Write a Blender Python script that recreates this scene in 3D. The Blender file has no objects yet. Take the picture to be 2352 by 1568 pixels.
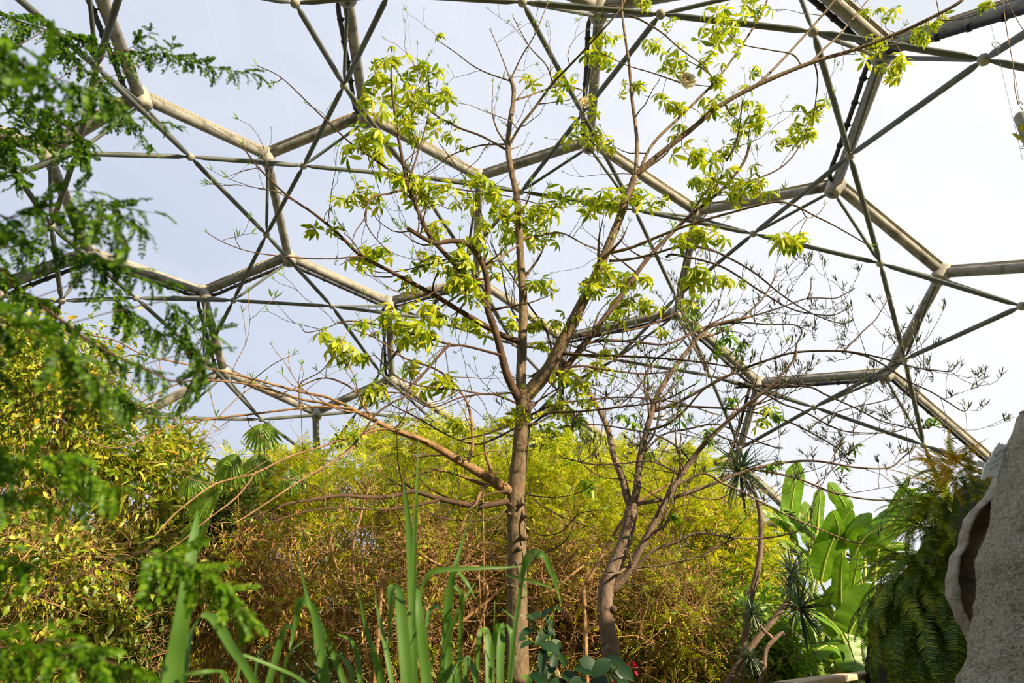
import bpy, math, random
import numpy as np
from mathutils import Vector, Matrix, noise

rng = np.random.default_rng(11)
random.seed(5)
sc = bpy.context.scene
COL = sc.collection

# ---------------------------------------------------------------- camera
FPX = 1568.0
PITCH = math.radians(24.0)
EYE = np.array([0.0, 0.0, 1.6])
cam_d = bpy.data.cameras.new('camera')
cam_d.sensor_width = 36.0
cam_d.lens = 36.0 * FPX / 2352.0
cam_d.clip_end = 400
cam_d.clip_start = 0.05
cam_d.dof.use_dof = True
cam_d.dof.focus_distance = 7.5
cam_d.dof.aperture_fstop = 2.6
cam = bpy.data.objects.new('camera', cam_d)
COL.objects.link(cam)
cam.location = EYE
cam.rotation_euler = (math.radians(90) + PITCH, 0, 0)
sc.camera = cam

# ---------------------------------------------------------------- exposure, render settings that are not fixed by the renderer
sc.view_settings.view_transform = 'Standard'
sc.view_settings.look = 'None'
sc.view_settings.exposure = 0.0
sc.view_settings.gamma = 1.0
sc.cycles.max_bounces = 7
sc.cycles.diffuse_bounces = 3
sc.cycles.transmission_bounces = 4
sc.cycles.transparent_max_bounces = 16
sc.cycles.glossy_bounces = 2
sc.cycles.sample_clamp_indirect = 6

# ---------------------------------------------------------------- sky and sun
SUN_DIR = Vector((0.72, -0.48, 0.50)).normalized()      # towards the sun
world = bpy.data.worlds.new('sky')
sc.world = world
world.use_nodes = True
wn, wl = world.node_tree.nodes, world.node_tree.links
wn.clear()
wout = wn.new('ShaderNodeOutputWorld')
wbg = wn.new('ShaderNodeBackground')
wtc = wn.new('ShaderNodeTexCoord')
wdot = wn.new('ShaderNodeVectorMath'); wdot.operation = 'DOT_PRODUCT'
wdot.inputs[1].default_value = (0.92, 0.25, -0.1)
wl.new(wtc.outputs['Generated'], wdot.inputs[0])
wno = wn.new('ShaderNodeTexNoise'); wno.inputs['Scale'].default_value = 2.2; wno.inputs['Detail'].default_value = 4
wl.new(wtc.outputs['Generated'], wno.inputs['Vector'])
wma = wn.new('ShaderNodeMath'); wma.operation = 'MULTIPLY_ADD'
wma.inputs[1].default_value = 0.55
wl.new(wno.outputs['Fac'], wma.inputs[0]); wl.new(wdot.outputs['Value'], wma.inputs[2])
wr = wn.new('ShaderNodeValToRGB')
wr.color_ramp.elements[0].position = 0.0
wr.color_ramp.elements[0].color = (0.67, 0.735, 0.88, 1)
wr.color_ramp.elements[1].position = 0.95
wr.color_ramp.elements[1].color = (0.865, 0.90, 0.955, 1)
e = wr.color_ramp.elements.new(0.45); e.color = (0.74, 0.80, 0.92, 1)
wl.new(wma.outputs[0], wr.inputs['Fac'])
# sky behind the camera is darkened to dim green to cut the fill light
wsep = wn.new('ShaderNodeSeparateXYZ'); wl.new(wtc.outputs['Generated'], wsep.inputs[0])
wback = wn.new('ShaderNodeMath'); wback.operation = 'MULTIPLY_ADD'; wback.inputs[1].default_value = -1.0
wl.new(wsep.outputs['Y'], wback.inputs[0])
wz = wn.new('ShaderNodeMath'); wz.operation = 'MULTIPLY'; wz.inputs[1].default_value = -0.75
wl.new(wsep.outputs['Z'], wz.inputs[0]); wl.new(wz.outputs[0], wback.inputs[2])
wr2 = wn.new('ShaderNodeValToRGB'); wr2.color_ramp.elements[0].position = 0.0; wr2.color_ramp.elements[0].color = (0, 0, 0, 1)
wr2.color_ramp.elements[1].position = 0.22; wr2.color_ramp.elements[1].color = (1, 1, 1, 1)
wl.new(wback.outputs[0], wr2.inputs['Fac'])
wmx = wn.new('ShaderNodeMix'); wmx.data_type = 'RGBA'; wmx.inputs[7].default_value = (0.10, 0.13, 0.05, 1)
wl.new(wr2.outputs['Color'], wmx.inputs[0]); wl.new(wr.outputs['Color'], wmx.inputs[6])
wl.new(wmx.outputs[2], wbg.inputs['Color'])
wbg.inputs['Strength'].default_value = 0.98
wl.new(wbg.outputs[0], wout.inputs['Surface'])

sun_d = bpy.data.lights.new('sun', 'SUN')
sun_d.energy = 10.0
sun_d.color = (1.0, 0.80, 0.50)
sun_d.angle = math.radians(0.8)
sun = bpy.data.objects.new('sun', sun_d)
COL.objects.link(sun)
sun.rotation_euler = SUN_DIR.to_track_quat('Z', 'Y').to_euler()

# ---------------------------------------------------------------- pixel -> place
FWD = np.array([0, math.cos(PITCH), math.sin(PITCH)])
UPV = np.array([0, -math.sin(PITCH), math.cos(PITCH)])
def ray(px, py):
    d = FWD + np.array([(px - 1176.0) / FPX, 0, 0]) + UPV * ((784.0 - py) / FPX)
    return d
def at(px, py, Y):
    d = ray(px, py)
    return EYE + d * (Y / d[1])
def dep(p):
    return float(np.dot(np.asarray(p) - EYE, FWD))
def px2m(w, p):
    return w * dep(p) / FPX

# ---------------------------------------------------------------- materials
def mat(name):
    m = bpy.data.materials.new(name); m.use_nodes = True
    m.node_tree.nodes.clear()
    return m, m.node_tree.nodes, m.node_tree.links
def ramp(n, stops):
    r = n.new('ShaderNodeValToRGB')
    els = r.color_ramp.elements
    while len(els) < len(stops): els.new(0.5)
    for el, (p, c) in zip(els, stops):
        el.position = p; el.color = (*c, 1)
    return r
def leaf_mat(name, stops, trans=0.45, rough=0.45, spec=0.06, streak=0.0):
    """leaves and blades: each island of the mesh takes its own tone from the ramp"""
    m, n, l = mat(name)
    g = n.new('ShaderNodeNewGeometry')
    r = ramp(n, stops); l.new(g.outputs['Random Per Island'], r.inputs['Fac'])
    col = r.outputs['Color']
    if streak:
        a = n.new('ShaderNodeAttribute'); a.attribute_name = 'luv'
        mp = n.new('ShaderNodeMapping'); mp.inputs['Scale'].default_value = (2.0, 42.0, 3.0)
        l.new(a.outputs['Vector'], mp.inputs['Vector'])
        no = n.new('ShaderNodeTexNoise'); no.inputs['Scale'].default_value = 1.0; no.inputs['Detail'].default_value = 2
        l.new(mp.outputs[0], no.inputs['Vector'])
        mx = n.new('ShaderNodeMix'); mx.data_type = 'RGBA'; mx.blend_type = 'MULTIPLY'
        mx.inputs[0].default_value = streak
        rr = ramp(n, [(0.35, (0.45, 0.5, 0.4)), (0.62, (1.2, 1.15, 1.0))])
        l.new(no.outputs['Fac'], rr.inputs['Fac'])
        l.new(col, mx.inputs[6]); l.new(rr.outputs['Color'], mx.inputs[7]); col = mx.outputs[2]
    d = n.new('ShaderNodeBsdfDiffuse'); t = n.new('ShaderNodeBsdfTranslucent')
    gl = n.new('ShaderNodeBsdfGlossy'); gl.inputs['Roughness'].default_value = rough
    gl.inputs['Color'].default_value = (0.8, 0.85, 0.9, 1)
    l.new(col, d.inputs['Color']); l.new(col, t.inputs['Color'])
    m1 = n.new('ShaderNodeMixShader'); m1.inputs[0].default_value = trans
    l.new(d.outputs[0], m1.inputs[1]); l.new(t.outputs[0], m1.inputs[2])
    m2 = n.new('ShaderNodeMixShader'); m2.inputs[0].default_value = spec
    l.new(m1.outputs[0], m2.inputs[1]); l.new(gl.outputs[0], m2.inputs[2])
    o = n.new('ShaderNodeOutputMaterial'); l.new(m2.outputs[0], o.inputs['Surface'])
    return m
def rough_mat(name, stops, scale=8.0, detail=6, stretch=(1, 1, 1), bump=0.3, bscale=40.0, rough=0.85, spots=None, metallic=0.0, bdist=0.02):
    m, n, l = mat(name)
    tc = n.new('ShaderNodeTexCoord')
    mp = n.new('ShaderNodeMapping'); mp.inputs['Scale'].default_value = stretch
    l.new(tc.outputs['Object'], mp.inputs['Vector'])
    no = n.new('ShaderNodeTexNoise'); no.inputs['Scale'].default_value = scale; no.inputs['Detail'].default_value = detail
    no.inputs['Roughness'].default_value = 0.65
    l.new(mp.outputs[0], no.inputs['Vector'])
    r = ramp(n, stops); l.new(no.outputs['Fac'], r.inputs['Fac'])
    col = r.outputs['Color']
    if spots:
        sscale, thr, scol = spots
        v = n.new('ShaderNodeTexNoise'); v.inputs['Scale'].default_value = sscale; v.inputs['Detail'].default_value = 3
        l.new(mp.outputs[0], v.inputs['Vector'])
        rr = ramp(n, [(thr, (0, 0, 0)), (thr + 0.06, (1, 1, 1))])
        l.new(v.outputs['Fac'], rr.inputs['Fac'])
        mx = n.new('ShaderNodeMix'); mx.data_type = 'RGBA'; mx.inputs[7].default_value = (*scol, 1)
        l.new(rr.outputs['Color'], mx.inputs[0]); l.new(col, mx.inputs[6]); col = mx.outputs[2]
    p = n.new('ShaderNodeBsdfPrincipled'); p.inputs['Roughness'].default_value = rough
    p.inputs['Metallic'].default_value = metallic
    l.new(col, p.inputs['Base Color'])
    if bump:
        nb = n.new('ShaderNodeTexNoise'); nb.inputs['Scale'].default_value = bscale; nb.inputs['Detail'].default_value = 5
        l.new(mp.outputs[0], nb.inputs['Vector'])
        b = n.new('ShaderNodeBump'); b.inputs['Strength'].default_value = bump; b.inputs['Distance'].default_value = bdist
        l.new(nb.outputs['Fac'], b.inputs['Height']); l.new(b.outputs[0], p.inputs['Normal'])
    o = n.new('ShaderNodeOutputMaterial'); l.new(p.outputs[0], o.inputs['Surface'])
    return m

M = {}
M['steel'] = rough_mat('galvanised_steel', [(0.34, (0.09, 0.082, 0.066)), (0.50, (0.27, 0.262, 0.24)), (0.8, (0.42, 0.41, 0.375))], scale=2.4, bump=0.1, rough=0.62, bscale=14)
M['strut'] = rough_mat('weathered_strut', [(0.3, (0.06, 0.072, 0.066)), (0.6, (0.125, 0.14, 0.13)), (0.85, (0.22, 0.22, 0.20))], scale=1.3, bump=0.05, rough=0.6, bscale=14)
M['hub'] = rough_mat('hub_cast', [(0.3, (0.26, 0.25, 0.22)), (0.7, (0.42, 0.40, 0.36))], scale=3, bump=0.1, rough=0.6)
M['pipe'] = rough_mat('black_pipe', [(0.3, (0.006, 0.006, 0.007)), (0.7, (0.015, 0.015, 0.017))], scale=3, bump=0.0, rough=0.6)
M['gutter'] = rough_mat('aluminium_frame', [(0.3, (0.34, 0.29, 0.22)), (0.7, (0.62, 0.57, 0.48))], scale=2, bump=0.0, rough=0.6)
M['cable'] = rough_mat('grey_cable', [(0.3, (0.12, 0.12, 0.13)), (0.7, (0.25, 0.25, 0.26))], scale=20, bump=0.0, rough=0.6)
M['rope'] = rough_mat('tan_rope', [(0.4, (0.10, 0.09, 0.10)), (0.6, (0.45, 0.24, 0.10))], scale=6, bump=0.0, rough=0.8)
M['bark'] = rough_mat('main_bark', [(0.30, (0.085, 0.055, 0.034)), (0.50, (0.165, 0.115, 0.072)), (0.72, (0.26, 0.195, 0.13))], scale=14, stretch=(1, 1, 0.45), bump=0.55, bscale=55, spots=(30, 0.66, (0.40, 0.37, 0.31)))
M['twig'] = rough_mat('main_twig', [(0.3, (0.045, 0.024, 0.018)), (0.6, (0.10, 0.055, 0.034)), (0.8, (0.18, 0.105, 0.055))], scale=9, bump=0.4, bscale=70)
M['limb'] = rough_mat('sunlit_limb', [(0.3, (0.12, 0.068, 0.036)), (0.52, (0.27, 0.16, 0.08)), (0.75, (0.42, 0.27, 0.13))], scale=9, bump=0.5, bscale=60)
M['bark2'] = rough_mat('pinkish_bark', [(0.3, (0.12, 0.08, 0.065)), (0.5, (0.21, 0.145, 0.115)), (0.75, (0.29, 0.215, 0.175))], scale=12, stretch=(1, 1, 0.5), bump=0.5, bscale=60, spots=(40, 0.66, (0.12, 0.075, 0.06)))
M['twig2'] = rough_mat('purple_twig', [(0.3, (0.03, 0.02, 0.026)), (0.6, (0.07, 0.046, 0.046)), (0.8, (0.14, 0.095, 0.08))], scale=9, bump=0.3, bscale=70)
M['tan'] = rough_mat('tan_stem', [(0.3, (0.20, 0.11, 0.05)), (0.7, (0.55, 0.34, 0.17))], scale=5, bump=0.3)
M['palmate'] = leaf_mat('palmate_leaf', [(0.0, (0.12, 0.24, 0.006)), (0.3, (0.34, 0.45, 0.008)), (0.7, (0.54, 0.60, 0.012)), (1.0, (0.68, 0.66, 0.03))], trans=0.5, spec=0.03)
M['bud'] = leaf_mat('small_bud_leaf', [(0.0, (0.025, 0.03, 0.02)), (0.6, (0.05, 0.045, 0.04)), (1.0, (0.16, 0.22, 0.03))], trans=0.3)
M['feather'] = leaf_mat('feathery_leaf', [(0.0, (0.20, 0.30, 0.01)), (0.35, (0.46, 0.54, 0.012)), (0.75, (0.66, 0.68, 0.02)), (1.0, (0.82, 0.76, 0.05))], trans=0.45, spec=0.03)
M['pod'] = leaf_mat('dry_pod', [(0.0, (0.22, 0.10, 0.03)), (0.5, (0.52, 0.28, 0.09)), (1.0, (0.74, 0.50, 0.22))], trans=0.2, spec=0.03)
M['broad'] = leaf_mat('broad_leaf', [(0.0, (0.08, 0.18, 0.010)), (0.35, (0.28, 0.38, 0.014)), (0.8, (0.56, 0.58, 0.03)), (0.96, (0.76, 0.70, 0.08)), (1.0, (0.85, 0.36, 0.03))], trans=0.42, spec=0.06)
M['midgreen'] = leaf_mat('mid_green_leaf', [(0.0, (0.06, 0.14, 0.01)), (0.6, (0.18, 0.30, 0.016)), (1.0, (0.40, 0.46, 0.03))], trans=0.4, spec=0.06)
M['fresh'] = leaf_mat('fresh_green_leaf', [(0.0, (0.06, 0.17, 0.008)), (0.6, (0.19, 0.38, 0.012)), (1.0, (0.38, 0.52, 0.02))], trans=0.45, spec=0.04)
M['near_bright'] = leaf_mat('near_bright_leaf', [(0.0, (0.05, 0.14, 0.005)), (0.6, (0.12, 0.28, 0.008)), (1.0, (0.22, 0.38, 0.01))], trans=0.5, spec=0.02)
M['near'] = leaf_mat('near_leaf', [(0.0, (0.02, 0.065, 0.004)), (0.5, (0.06, 0.16, 0.006)), (1.0, (0.17, 0.32, 0.01))], trans=0.5, spec=0.02)
M['grass'] = leaf_mat('tall_grass', [(0.0, (0.045, 0.12, 0.012)), (0.6, (0.09, 0.22, 0.02)), (1.0, (0.17, 0.30, 0.015))], trans=0.4, spec=0.04, rough=0.6, streak=0.3)
M['banana'] = leaf_mat('banana_leaf', [(0.0, (0.09, 0.25, 0.006)), (0.6, (0.17, 0.37, 0.007)), (1.0, (0.28, 0.47, 0.012))], trans=0.5, spec=0.04, streak=0.45)
M['midrib'] = leaf_mat('midrib', [(0.0, (0.42, 0.52, 0.09)), (1.0, (0.55, 0.60, 0.14))], trans=0.2)
M['fern'] = leaf_mat('fern_green', [(0.0, (0.05, 0.10, 0.008)), (0.7, (0.16, 0.27, 0.018)), (1.0, (0.30, 0.40, 0.025))], trans=0.4, spec=0.03)
M['fern_gold'] = leaf_mat('fern_golden', [(0.0, (0.45, 0.34, 0.01)), (0.6, (0.75, 0.46, 0.012)), (1.0, (0.88, 0.50, 0.012))], trans=0.4, spec=0.03)
M['fern_light'] = leaf_mat('fern_light', [(0.0, (0.18, 0.26, 0.01)), (0.7, (0.38, 0.46, 0.02)), (1.0, (0.55, 0.52, 0.025))], trans=0.4, spec=0.03)
M['spiky'] = leaf_mat('spiky_leaf', [(0.0, (0.03, 0.07, 0.035)), (0.7, (0.08, 0.16, 0.08)), (1.0, (0.20, 0.30, 0.12))], trans=0.3, spec=0.10)
M['fan'] = leaf_mat('fan_leaf', [(0.0, (0.12, 0.26, 0.02)), (0.6, (0.26, 0.42, 0.03)), (1.0, (0.60, 0.64, 0.12))], trans=0.45, spec=0.05)
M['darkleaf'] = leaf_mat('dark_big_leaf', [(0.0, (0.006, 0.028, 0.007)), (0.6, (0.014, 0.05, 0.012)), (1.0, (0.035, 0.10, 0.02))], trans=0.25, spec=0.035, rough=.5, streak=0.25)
M['petal'] = leaf_mat('cream_petal', [(0.0, (0.95, 0.82, 0.58)), (1.0, (0.97, 0.94, 0.84))], trans=0.5, spec=0.02)
M['stamen'] = leaf_mat('yellow_stamen', [(0.0, (0.85, 0.48, 0.03)), (1.0, (0.9, 0.62, 0.10))], trans=0.3)
M['red'] = leaf_mat('crimson_petal', [(0.0, (0.42, 0.006, 0.04)), (1.0, (0.65, 0.02, 0.09))], trans=0.3)
M['rock'] = rough_mat('grey_render_rock', [(0.3, (0.17, 0.145, 0.105)), (0.5, (0.40, 0.36, 0.29)), (0.72, (0.56, 0.53, 0.46))], scale=48, detail=9, bump=1.0, bscale=60, bdist=0.04, spots=(11, 0.62, (0.26, 0.225, 0.155)), rough=0.95)
M['ledge'] = rough_mat('buff_rock_lip', [(0.3, (0.22, 0.19, 0.16)), (0.5, (0.38, 0.33, 0.28)), (0.75, (0.50, 0.46, 0.41))], scale=14, detail=8, bump=0.8, bscale=40, rough=0.95)
M['cleft'] = rough_mat('stained_cleft', [(0.34, (0.10, 0.08, 0.07)), (0.52, (0.30, 0.21, 0.155)), (0.75, (0.60, 0.38, 0.22))], scale=3.2, detail=8, bump=0.8, bscale=40, rough=0.95)
M['soil'] = rough_mat('dark_soil', [(0.3, (0.008, 0.008, 0.004)), (0.7, (0.03, 0.028, 0.014))], scale=4, bump=0.6, bscale=20)
M['ground'] = rough_mat('leaf_litter', [(0.3, (0.05, 0.045, 0.02)), (0.5, (0.11, 0.10, 0.035)), (0.8, (0.20, 0.16, 0.07))], scale=3, bump=0.6, bscale=20)
M['wood'] = rough_mat('pale_wood', [(0.3, (0.50, 0.38, 0.26)), (0.7, (0.80, 0.68, 0.52))], scale=7, stretch=(1, 1, 6), bump=0.2)
M['darkwood'] = rough_mat('dark_wood', [(0.3, (0.03, 0.024, 0.02)), (0.7, (0.09, 0.075, 0.065))], scale=7, stretch=(4, 4, 0.6), bump=0.4)
M['sign'] = rough_mat('white_card', [(0.3, (0.80, 0.82, 0.88)), (0.7, (0.88, 0.89, 0.93))], scale=1.5, bump=0.0, rough=0.5)
M['ink'] = rough_mat('grey_ink', [(0.3, (0.16, 0.17, 0.20)), (0.7, (0.2, 0.21, 0.24))], scale=2, bump=0.0)
M['yellow'] = rough_mat('yellow_green_sheet', [(0.3, (0.42, 0.44, 0.03)), (0.7, (0.62, 0.60, 0.05))], scale=6, bump=0.1, rough=0.5)

# ETFE film: mostly clear, a little white scatter, pale weld seams that run with the sheet
def film():
    m, n, l = mat('clear_film')
    tc = n.new('ShaderNodeTexCoord')
    dt = n.new('ShaderNodeVectorMath'); dt.operation = 'DOT_PRODUCT'; dt.inputs[1].default_value = (0.62, 0.12, 0.20)
    l.new(tc.outputs['Object'], dt.inputs[0])
    fr = n.new('ShaderNodeMath'); fr.operation = 'FRACT'; l.new(dt.outputs['Value'], fr.inputs[0])
    lt = n.new('ShaderNodeMath'); lt.operation = 'LESS_THAN'; lt.inputs[1].default_value = 0.012; l.new(fr.outputs[0], lt.inputs[0])
    no = n.new('ShaderNodeTexNoise'); no.inputs['Scale'].default_value = 0.5; no.inputs['Detail'].default_value = 5
    l.new(tc.outputs['Object'], no.inputs['Vector'])
    ma = n.new('ShaderNodeMath'); ma.operation = 'MULTIPLY_ADD'; ma.inputs[1].default_value = 0.06; ma.inputs[2].default_value = 0.015
    l.new(no.outputs['Fac'], ma.inputs[0])
    m3 = n.new('ShaderNodeMath'); m3.operation = 'MULTIPLY_ADD'; m3.inputs[1].default_value = 0.05
    l.new(lt.outputs[0], m3.inputs[0]); l.new(ma.outputs[0], m3.inputs[2])
    tr = n.new('ShaderNodeBsdfTransparent'); tr.inputs['Color'].default_value = (0.985, 0.99, 1.0, 1)
    tl = n.new('ShaderNodeBsdfTranslucent'); tl.inputs['Color'].default_value = (0.93, 0.95, 1.0, 1)
    mx = n.new('ShaderNodeMixShader'); l.new(m3.outputs[0], mx.inputs[0])
    l.new(tr.outputs[0], mx.inputs[1]); l.new(tl.outputs[0], mx.inputs[2])
    o = n.new('ShaderNodeOutputMaterial'); l.new(mx.outputs[0], o.inputs['Surface'])
    return m
M['film'] = film()

# ---------------------------------------------------------------- mesh helpers
class MB:
    """collects vertices and faces and links them as one mesh object"""
    def __init__(s):
        s.v, s.q, s.t, s.u, s.n = [], [], [], [], 0
    def add(s, v, quads=None, tris=None, luv=None):
        v = np.asarray(v, float).reshape(-1, 3)
        if quads is not None and len(quads): s.q.append(np.asarray(quads, np.int64).reshape(-1, 4) + s.n)
        if tris is not None and len(tris): s.t.append(np.asarray(tris, np.int64).reshape(-1, 3) + s.n)
        s.v.append(v)
        s.u.append(np.zeros((len(v), 3)) if luv is None else np.asarray(luv, float).reshape(-1, 3))
        s.n += len(v)
    def mesh(s, name, material, smooth=True):
        me = bpy.data.meshes.new(name)
        v = np.concatenate(s.v)
        q = np.concatenate(s.q) if s.q else np.zeros((0, 4), np.int64)
        t = np.concatenate(s.t) if s.t else np.zeros((0, 3), np.int64)
        me.vertices.add(len(v)); me.vertices.foreach_set('co', v.astype(np.float32).ravel())
        nl = len(q) * 4 + len(t) * 3
        me.loops.add(nl)
        me.loops.foreach_set('vertex_index', np.concatenate([q.ravel(), t.ravel()]).astype(np.int32))
        me.polygons.add(len(q) + len(t))
        me.polygons.foreach_set('loop_start', np.concatenate([np.arange(len(q)) * 4, len(q) * 4 + np.arange(len(t)) * 3]).astype(np.int32))
        if smooth: me.polygons.foreach_set('use_smooth', np.ones(len(q) + len(t), bool))
        a = me.attributes.new('luv', 'FLOAT_VECTOR', 'POINT')
        a.data.foreach_set('vector', np.concatenate(s.u).astype(np.float32).ravel())
        me.update(calc_edges=True)
        me.materials.append(material)
        return me
    def build(s, name, material, parent=None, smooth=True):
        """the mesh's origin goes to its parent's, so that it moves with it"""
        me = s.mesh(name, material, smooth)
        o = bpy.data.objects.new(name, me); COL.objects.link(o)
        if parent is not None:
            o.parent = parent
            me.transform(Matrix.Translation(-world_loc(parent)))
        return o
def world_loc(o):
    v = Vector(o.location)
    while o.parent is not None:
        o = o.parent; v = v + Vector(o.location)
    return v
def tag(o, label=None, cat=None, group=None, kind=None):
    if label: o['label'] = label
    if cat: o['category'] = cat
    if group: o['group'] = group
    if kind: o['kind'] = kind
    return o
def empty(name, loc, label=None, cat=None, group=None, kind=None):
    o = bpy.data.objects.new(name, None); COL.objects.link(o)
    o.location = Vector([float(x) for x in loc]); o.empty_display_size = 0.1
    return tag(o, label, cat, group, kind)

def unit(v):
    v = np.asarray(v, float)
    return v / np.maximum(np.linalg.norm(v, axis=-1, keepdims=True), 1e-9)
def smooth(pts, k=5):
    """Catmull-Rom through rows of any width"""
    P = np.asarray(pts, float)
    if len(P) < 3:
        t = np.linspace(0, 1, k + 1)[:, None]
        return P[0] * (1 - t) + P[-1] * t
    Q = np.vstack([2 * P[0] - P[1], P, 2 * P[-1] - P[-2]])
    out = []
    for i in range(1, len(Q) - 2):
        p0, p1, p2, p3 = Q[i - 1], Q[i], Q[i + 1], Q[i + 2]
        for t in np.arange(k) / k:
            out.append(0.5 * ((2 * p1) + (-p0 + p2) * t + (2 * p0 - 5 * p1 + 4 * p2 - p3) * t * t + (-p0 + 3 * p1 - 3 * p2 + p3) * t ** 3))
    out.append(P[-1])
    return np.array(out)
def tube(mb, pts, rad, n=8, caps=True):
    P = np.asarray(pts, float)
    if len(P) < 2: return
    R = np.full(len(P), rad, float) if np.isscalar(rad) else np.asarray(rad, float)
    T = unit(np.gradient(P, axis=0))
    ref = np.array([0, 0, 1.0]) if abs(T[0][2]) < 0.9 else np.array([1.0, 0, 0])
    a = unit(np.cross(T[0], ref)); A = [a]
    for i in range(1, len(P)):
        a = a - T[i] * np.dot(a, T[i]); a = unit(a); A.append(a)
    A = np.array(A); B = np.cross(T, A)
    th = np.arange(n) * 2 * math.pi / n
    ring = P[:, None] + R[:, None, None] * (A[:, None] * np.cos(th)[None, :, None] + B[:, None] * np.sin(th)[None, :, None])
    v = ring.reshape(-1, 3); m = len(P)
    i = np.arange(m - 1)[:, None] * n; j = np.arange(n)[None]
    j2 = (j + 1) % n
    q = np.stack([i + j, i + j2, i + n + j2, i + n + j], -1).reshape(-1, 4)
    tr = None
    if caps:
        v = np.vstack([v, P[0], P[-1]])
        c0, c1 = m * n, m * n + 1
        jj = np.arange(n); jk = (jj + 1) % n
        tr = np.vstack([np.stack([np.full(n, c0), jk, jj], -1), np.stack([np.full(n, c1), (m - 1) * n + jj, (m - 1) * n + jk], -1)])
    mb.add(v, q, tr)
def ball(mb, c, r, n=10, squash=(1, 1, 1)):
    th = np.linspace(0, math.pi, n // 2 + 2)[1:-1]; ph = np.arange(n) * 2 * math.pi / n
    g = np.stack([np.sin(th)[:, None] * np.cos(ph), np.sin(th)[:, None] * np.sin(ph), np.repeat(np.cos(th)[:, None], n, 1)], -1)
    m = len(th)
    v = np.vstack([g.reshape(-1, 3), [0, 0, 1], [0, 0, -1]]) * r * np.array(squash) + np.asarray(c)
    i = np.arange(m - 1)[:, None] * n; j = np.arange(n)[None]; j2 = (j + 1) % n
    q = np.stack([i + j, i + n + j, i + n + j2, i + j2], -1).reshape(-1, 4)
    jj = np.arange(n); jk = (jj + 1) % n
    t = np.vstack([np.stack([np.full(n, m * n), jj, jk], -1), np.stack([np.full(n, m * n + 1), (m - 1) * n + jk, (m - 1) * n + jj], -1)])
    mb.add(v, q, t)
def box(mb, c, ax, ay, az):
    """a box by its centre and three half-axes"""
    c, ax, ay, az = [np.asarray(k, float) for k in (c, ax, ay, az)]
    v = np.array([c + i * ax + j * ay + k * az for i in (-1, 1) for j in (-1, 1) for k in (-1, 1)])
    q = [(0, 1, 3, 2), (4, 6, 7, 5), (0, 4, 5, 1), (2, 3, 7, 6), (0, 2, 6, 4), (1, 5, 7, 3)]
    mb.add(v, q)
def frames(d, up=None, roll=None):
    """(k,3,3) matrices whose columns are: along d, sideways, normal"""
    d = unit(d)
    if up is None: up = np.broadcast_to(np.array([0, 0, 1.0]), d.shape)
    s = np.cross(up, d); bad = np.linalg.norm(s, axis=1) < 1e-3
    s[bad] = [1, 0, 0]; s = unit(s); n = np.cross(d, s)
    if roll is not None:
        c, sn = np.cos(roll)[:, None], np.sin(roll)[:, None]
        s, n = s * c + n * sn, n * c - s * sn
    return np.stack([d, s, n], -1)
def scatter(mb, tpl, Fm, T, S, S2=None):
    """copies of a template (v, quads, tris, luv) by frames, places and sizes into one mesh"""
    v, q, t, u = tpl
    k = len(T)
    if k == 0: return
    S = np.broadcast_to(np.asarray(S, float), (k,))
    vv = v[None] * S[:, None, None]
    if S2 is not None: vv = vv * np.stack([np.ones(k), S2, np.ones(k)], -1)[:, None]
    V = np.einsum('kij,knj->kni', Fm, vv) + np.asarray(T)[:, None]
    off = (np.arange(k) * len(v))[:, None, None]
    Q = (q[None] + off).reshape(-1, 4) if len(q) else None
    Tt = (t[None] + off).reshape(-1, 3) if len(t) else None
    mb.add(V.reshape(-1, 3), Q, Tt, np.tile(u, (k, 1)))
def rand_dirs(k, zbias=0.0, zs=1.0):
    d = rng.normal(size=(k, 3)); d[:, 2] = d[:, 2] * zs + zbias
    return unit(d)

# ---------------------------------------------------------------- templates
def strip(L=1.0, W=0.3, seg=5, fold=0.12, droop=0.2, shape='oval', x0=0.0):
    """a blade with a folded middle: (v, q, t, luv); three vertices a row"""
    v, u = [], []
    for i in range(seg + 1):
        s = i / seg
        if shape == 'oval': w = math.sin(math.pi * (0.04 + 0.96 * s) ** 0.9) ** 0.75 if 0 < s < 1 else 0.02
        elif shape == 'lance': w = (math.sin(math.pi * min(1, s * 0.9 + 0.1))) ** 0.6 * (1 - s * 0.2) if s < 1 else 0.01
        elif shape == 'palm': w = math.sin(math.pi * s ** 1.25) ** 0.85 if 0 < s < 1 else 0.03
        elif shape == 'blade': w = min(1, 0.45 + s * 2.5) * (1 - s ** 3) + 0.01
        else: w = 1 - abs(2 * s - 1) + 0.02
        x = x0 + L * s; z = -droop * s * s * L
        for k in (-1, 0, 1):
            v.append((x, k * w * W / 2, z + abs(k) * fold * w * W)); u.append((k, s, 0))
    q = []
    for i in range(seg):
        for k in range(2):
            a = i * 3 + k; q.append((a, a + 1, a + 4, a + 3))
    return np.array(v, float), np.array(q, int), np.zeros((0, 3), int), np.array(u, float)
def join(parts):
    V, Q, T, U, n = [], [], [], [], 0
    for v, q, t, u in parts:
        V.append(v); U.append(u); Q.append(q + n if len(q) else q.reshape(-1, 4)); T.append(t + n if len(t) else t.reshape(-1, 3)); n += len(v)
    return np.concatenate(V), np.concatenate(Q).astype(int), np.concatenate(T).astype(int), np.concatenate(U)
def xf(tpl, Mx, off=(0, 0, 0)):
    v, q, t, u = tpl
    return v @ np.asarray(Mx, float).T + np.asarray(off, float), q, t, u
def rotz(a): c, s = math.cos(a), math.sin(a); return np.array([[c, -s, 0], [s, c, 0], [0, 0, 1]])
def roty(a): c, s = math.cos(a), math.sin(a); return np.array([[c, 0, s], [0, 1, 0], [-s, 0, c]])
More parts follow.
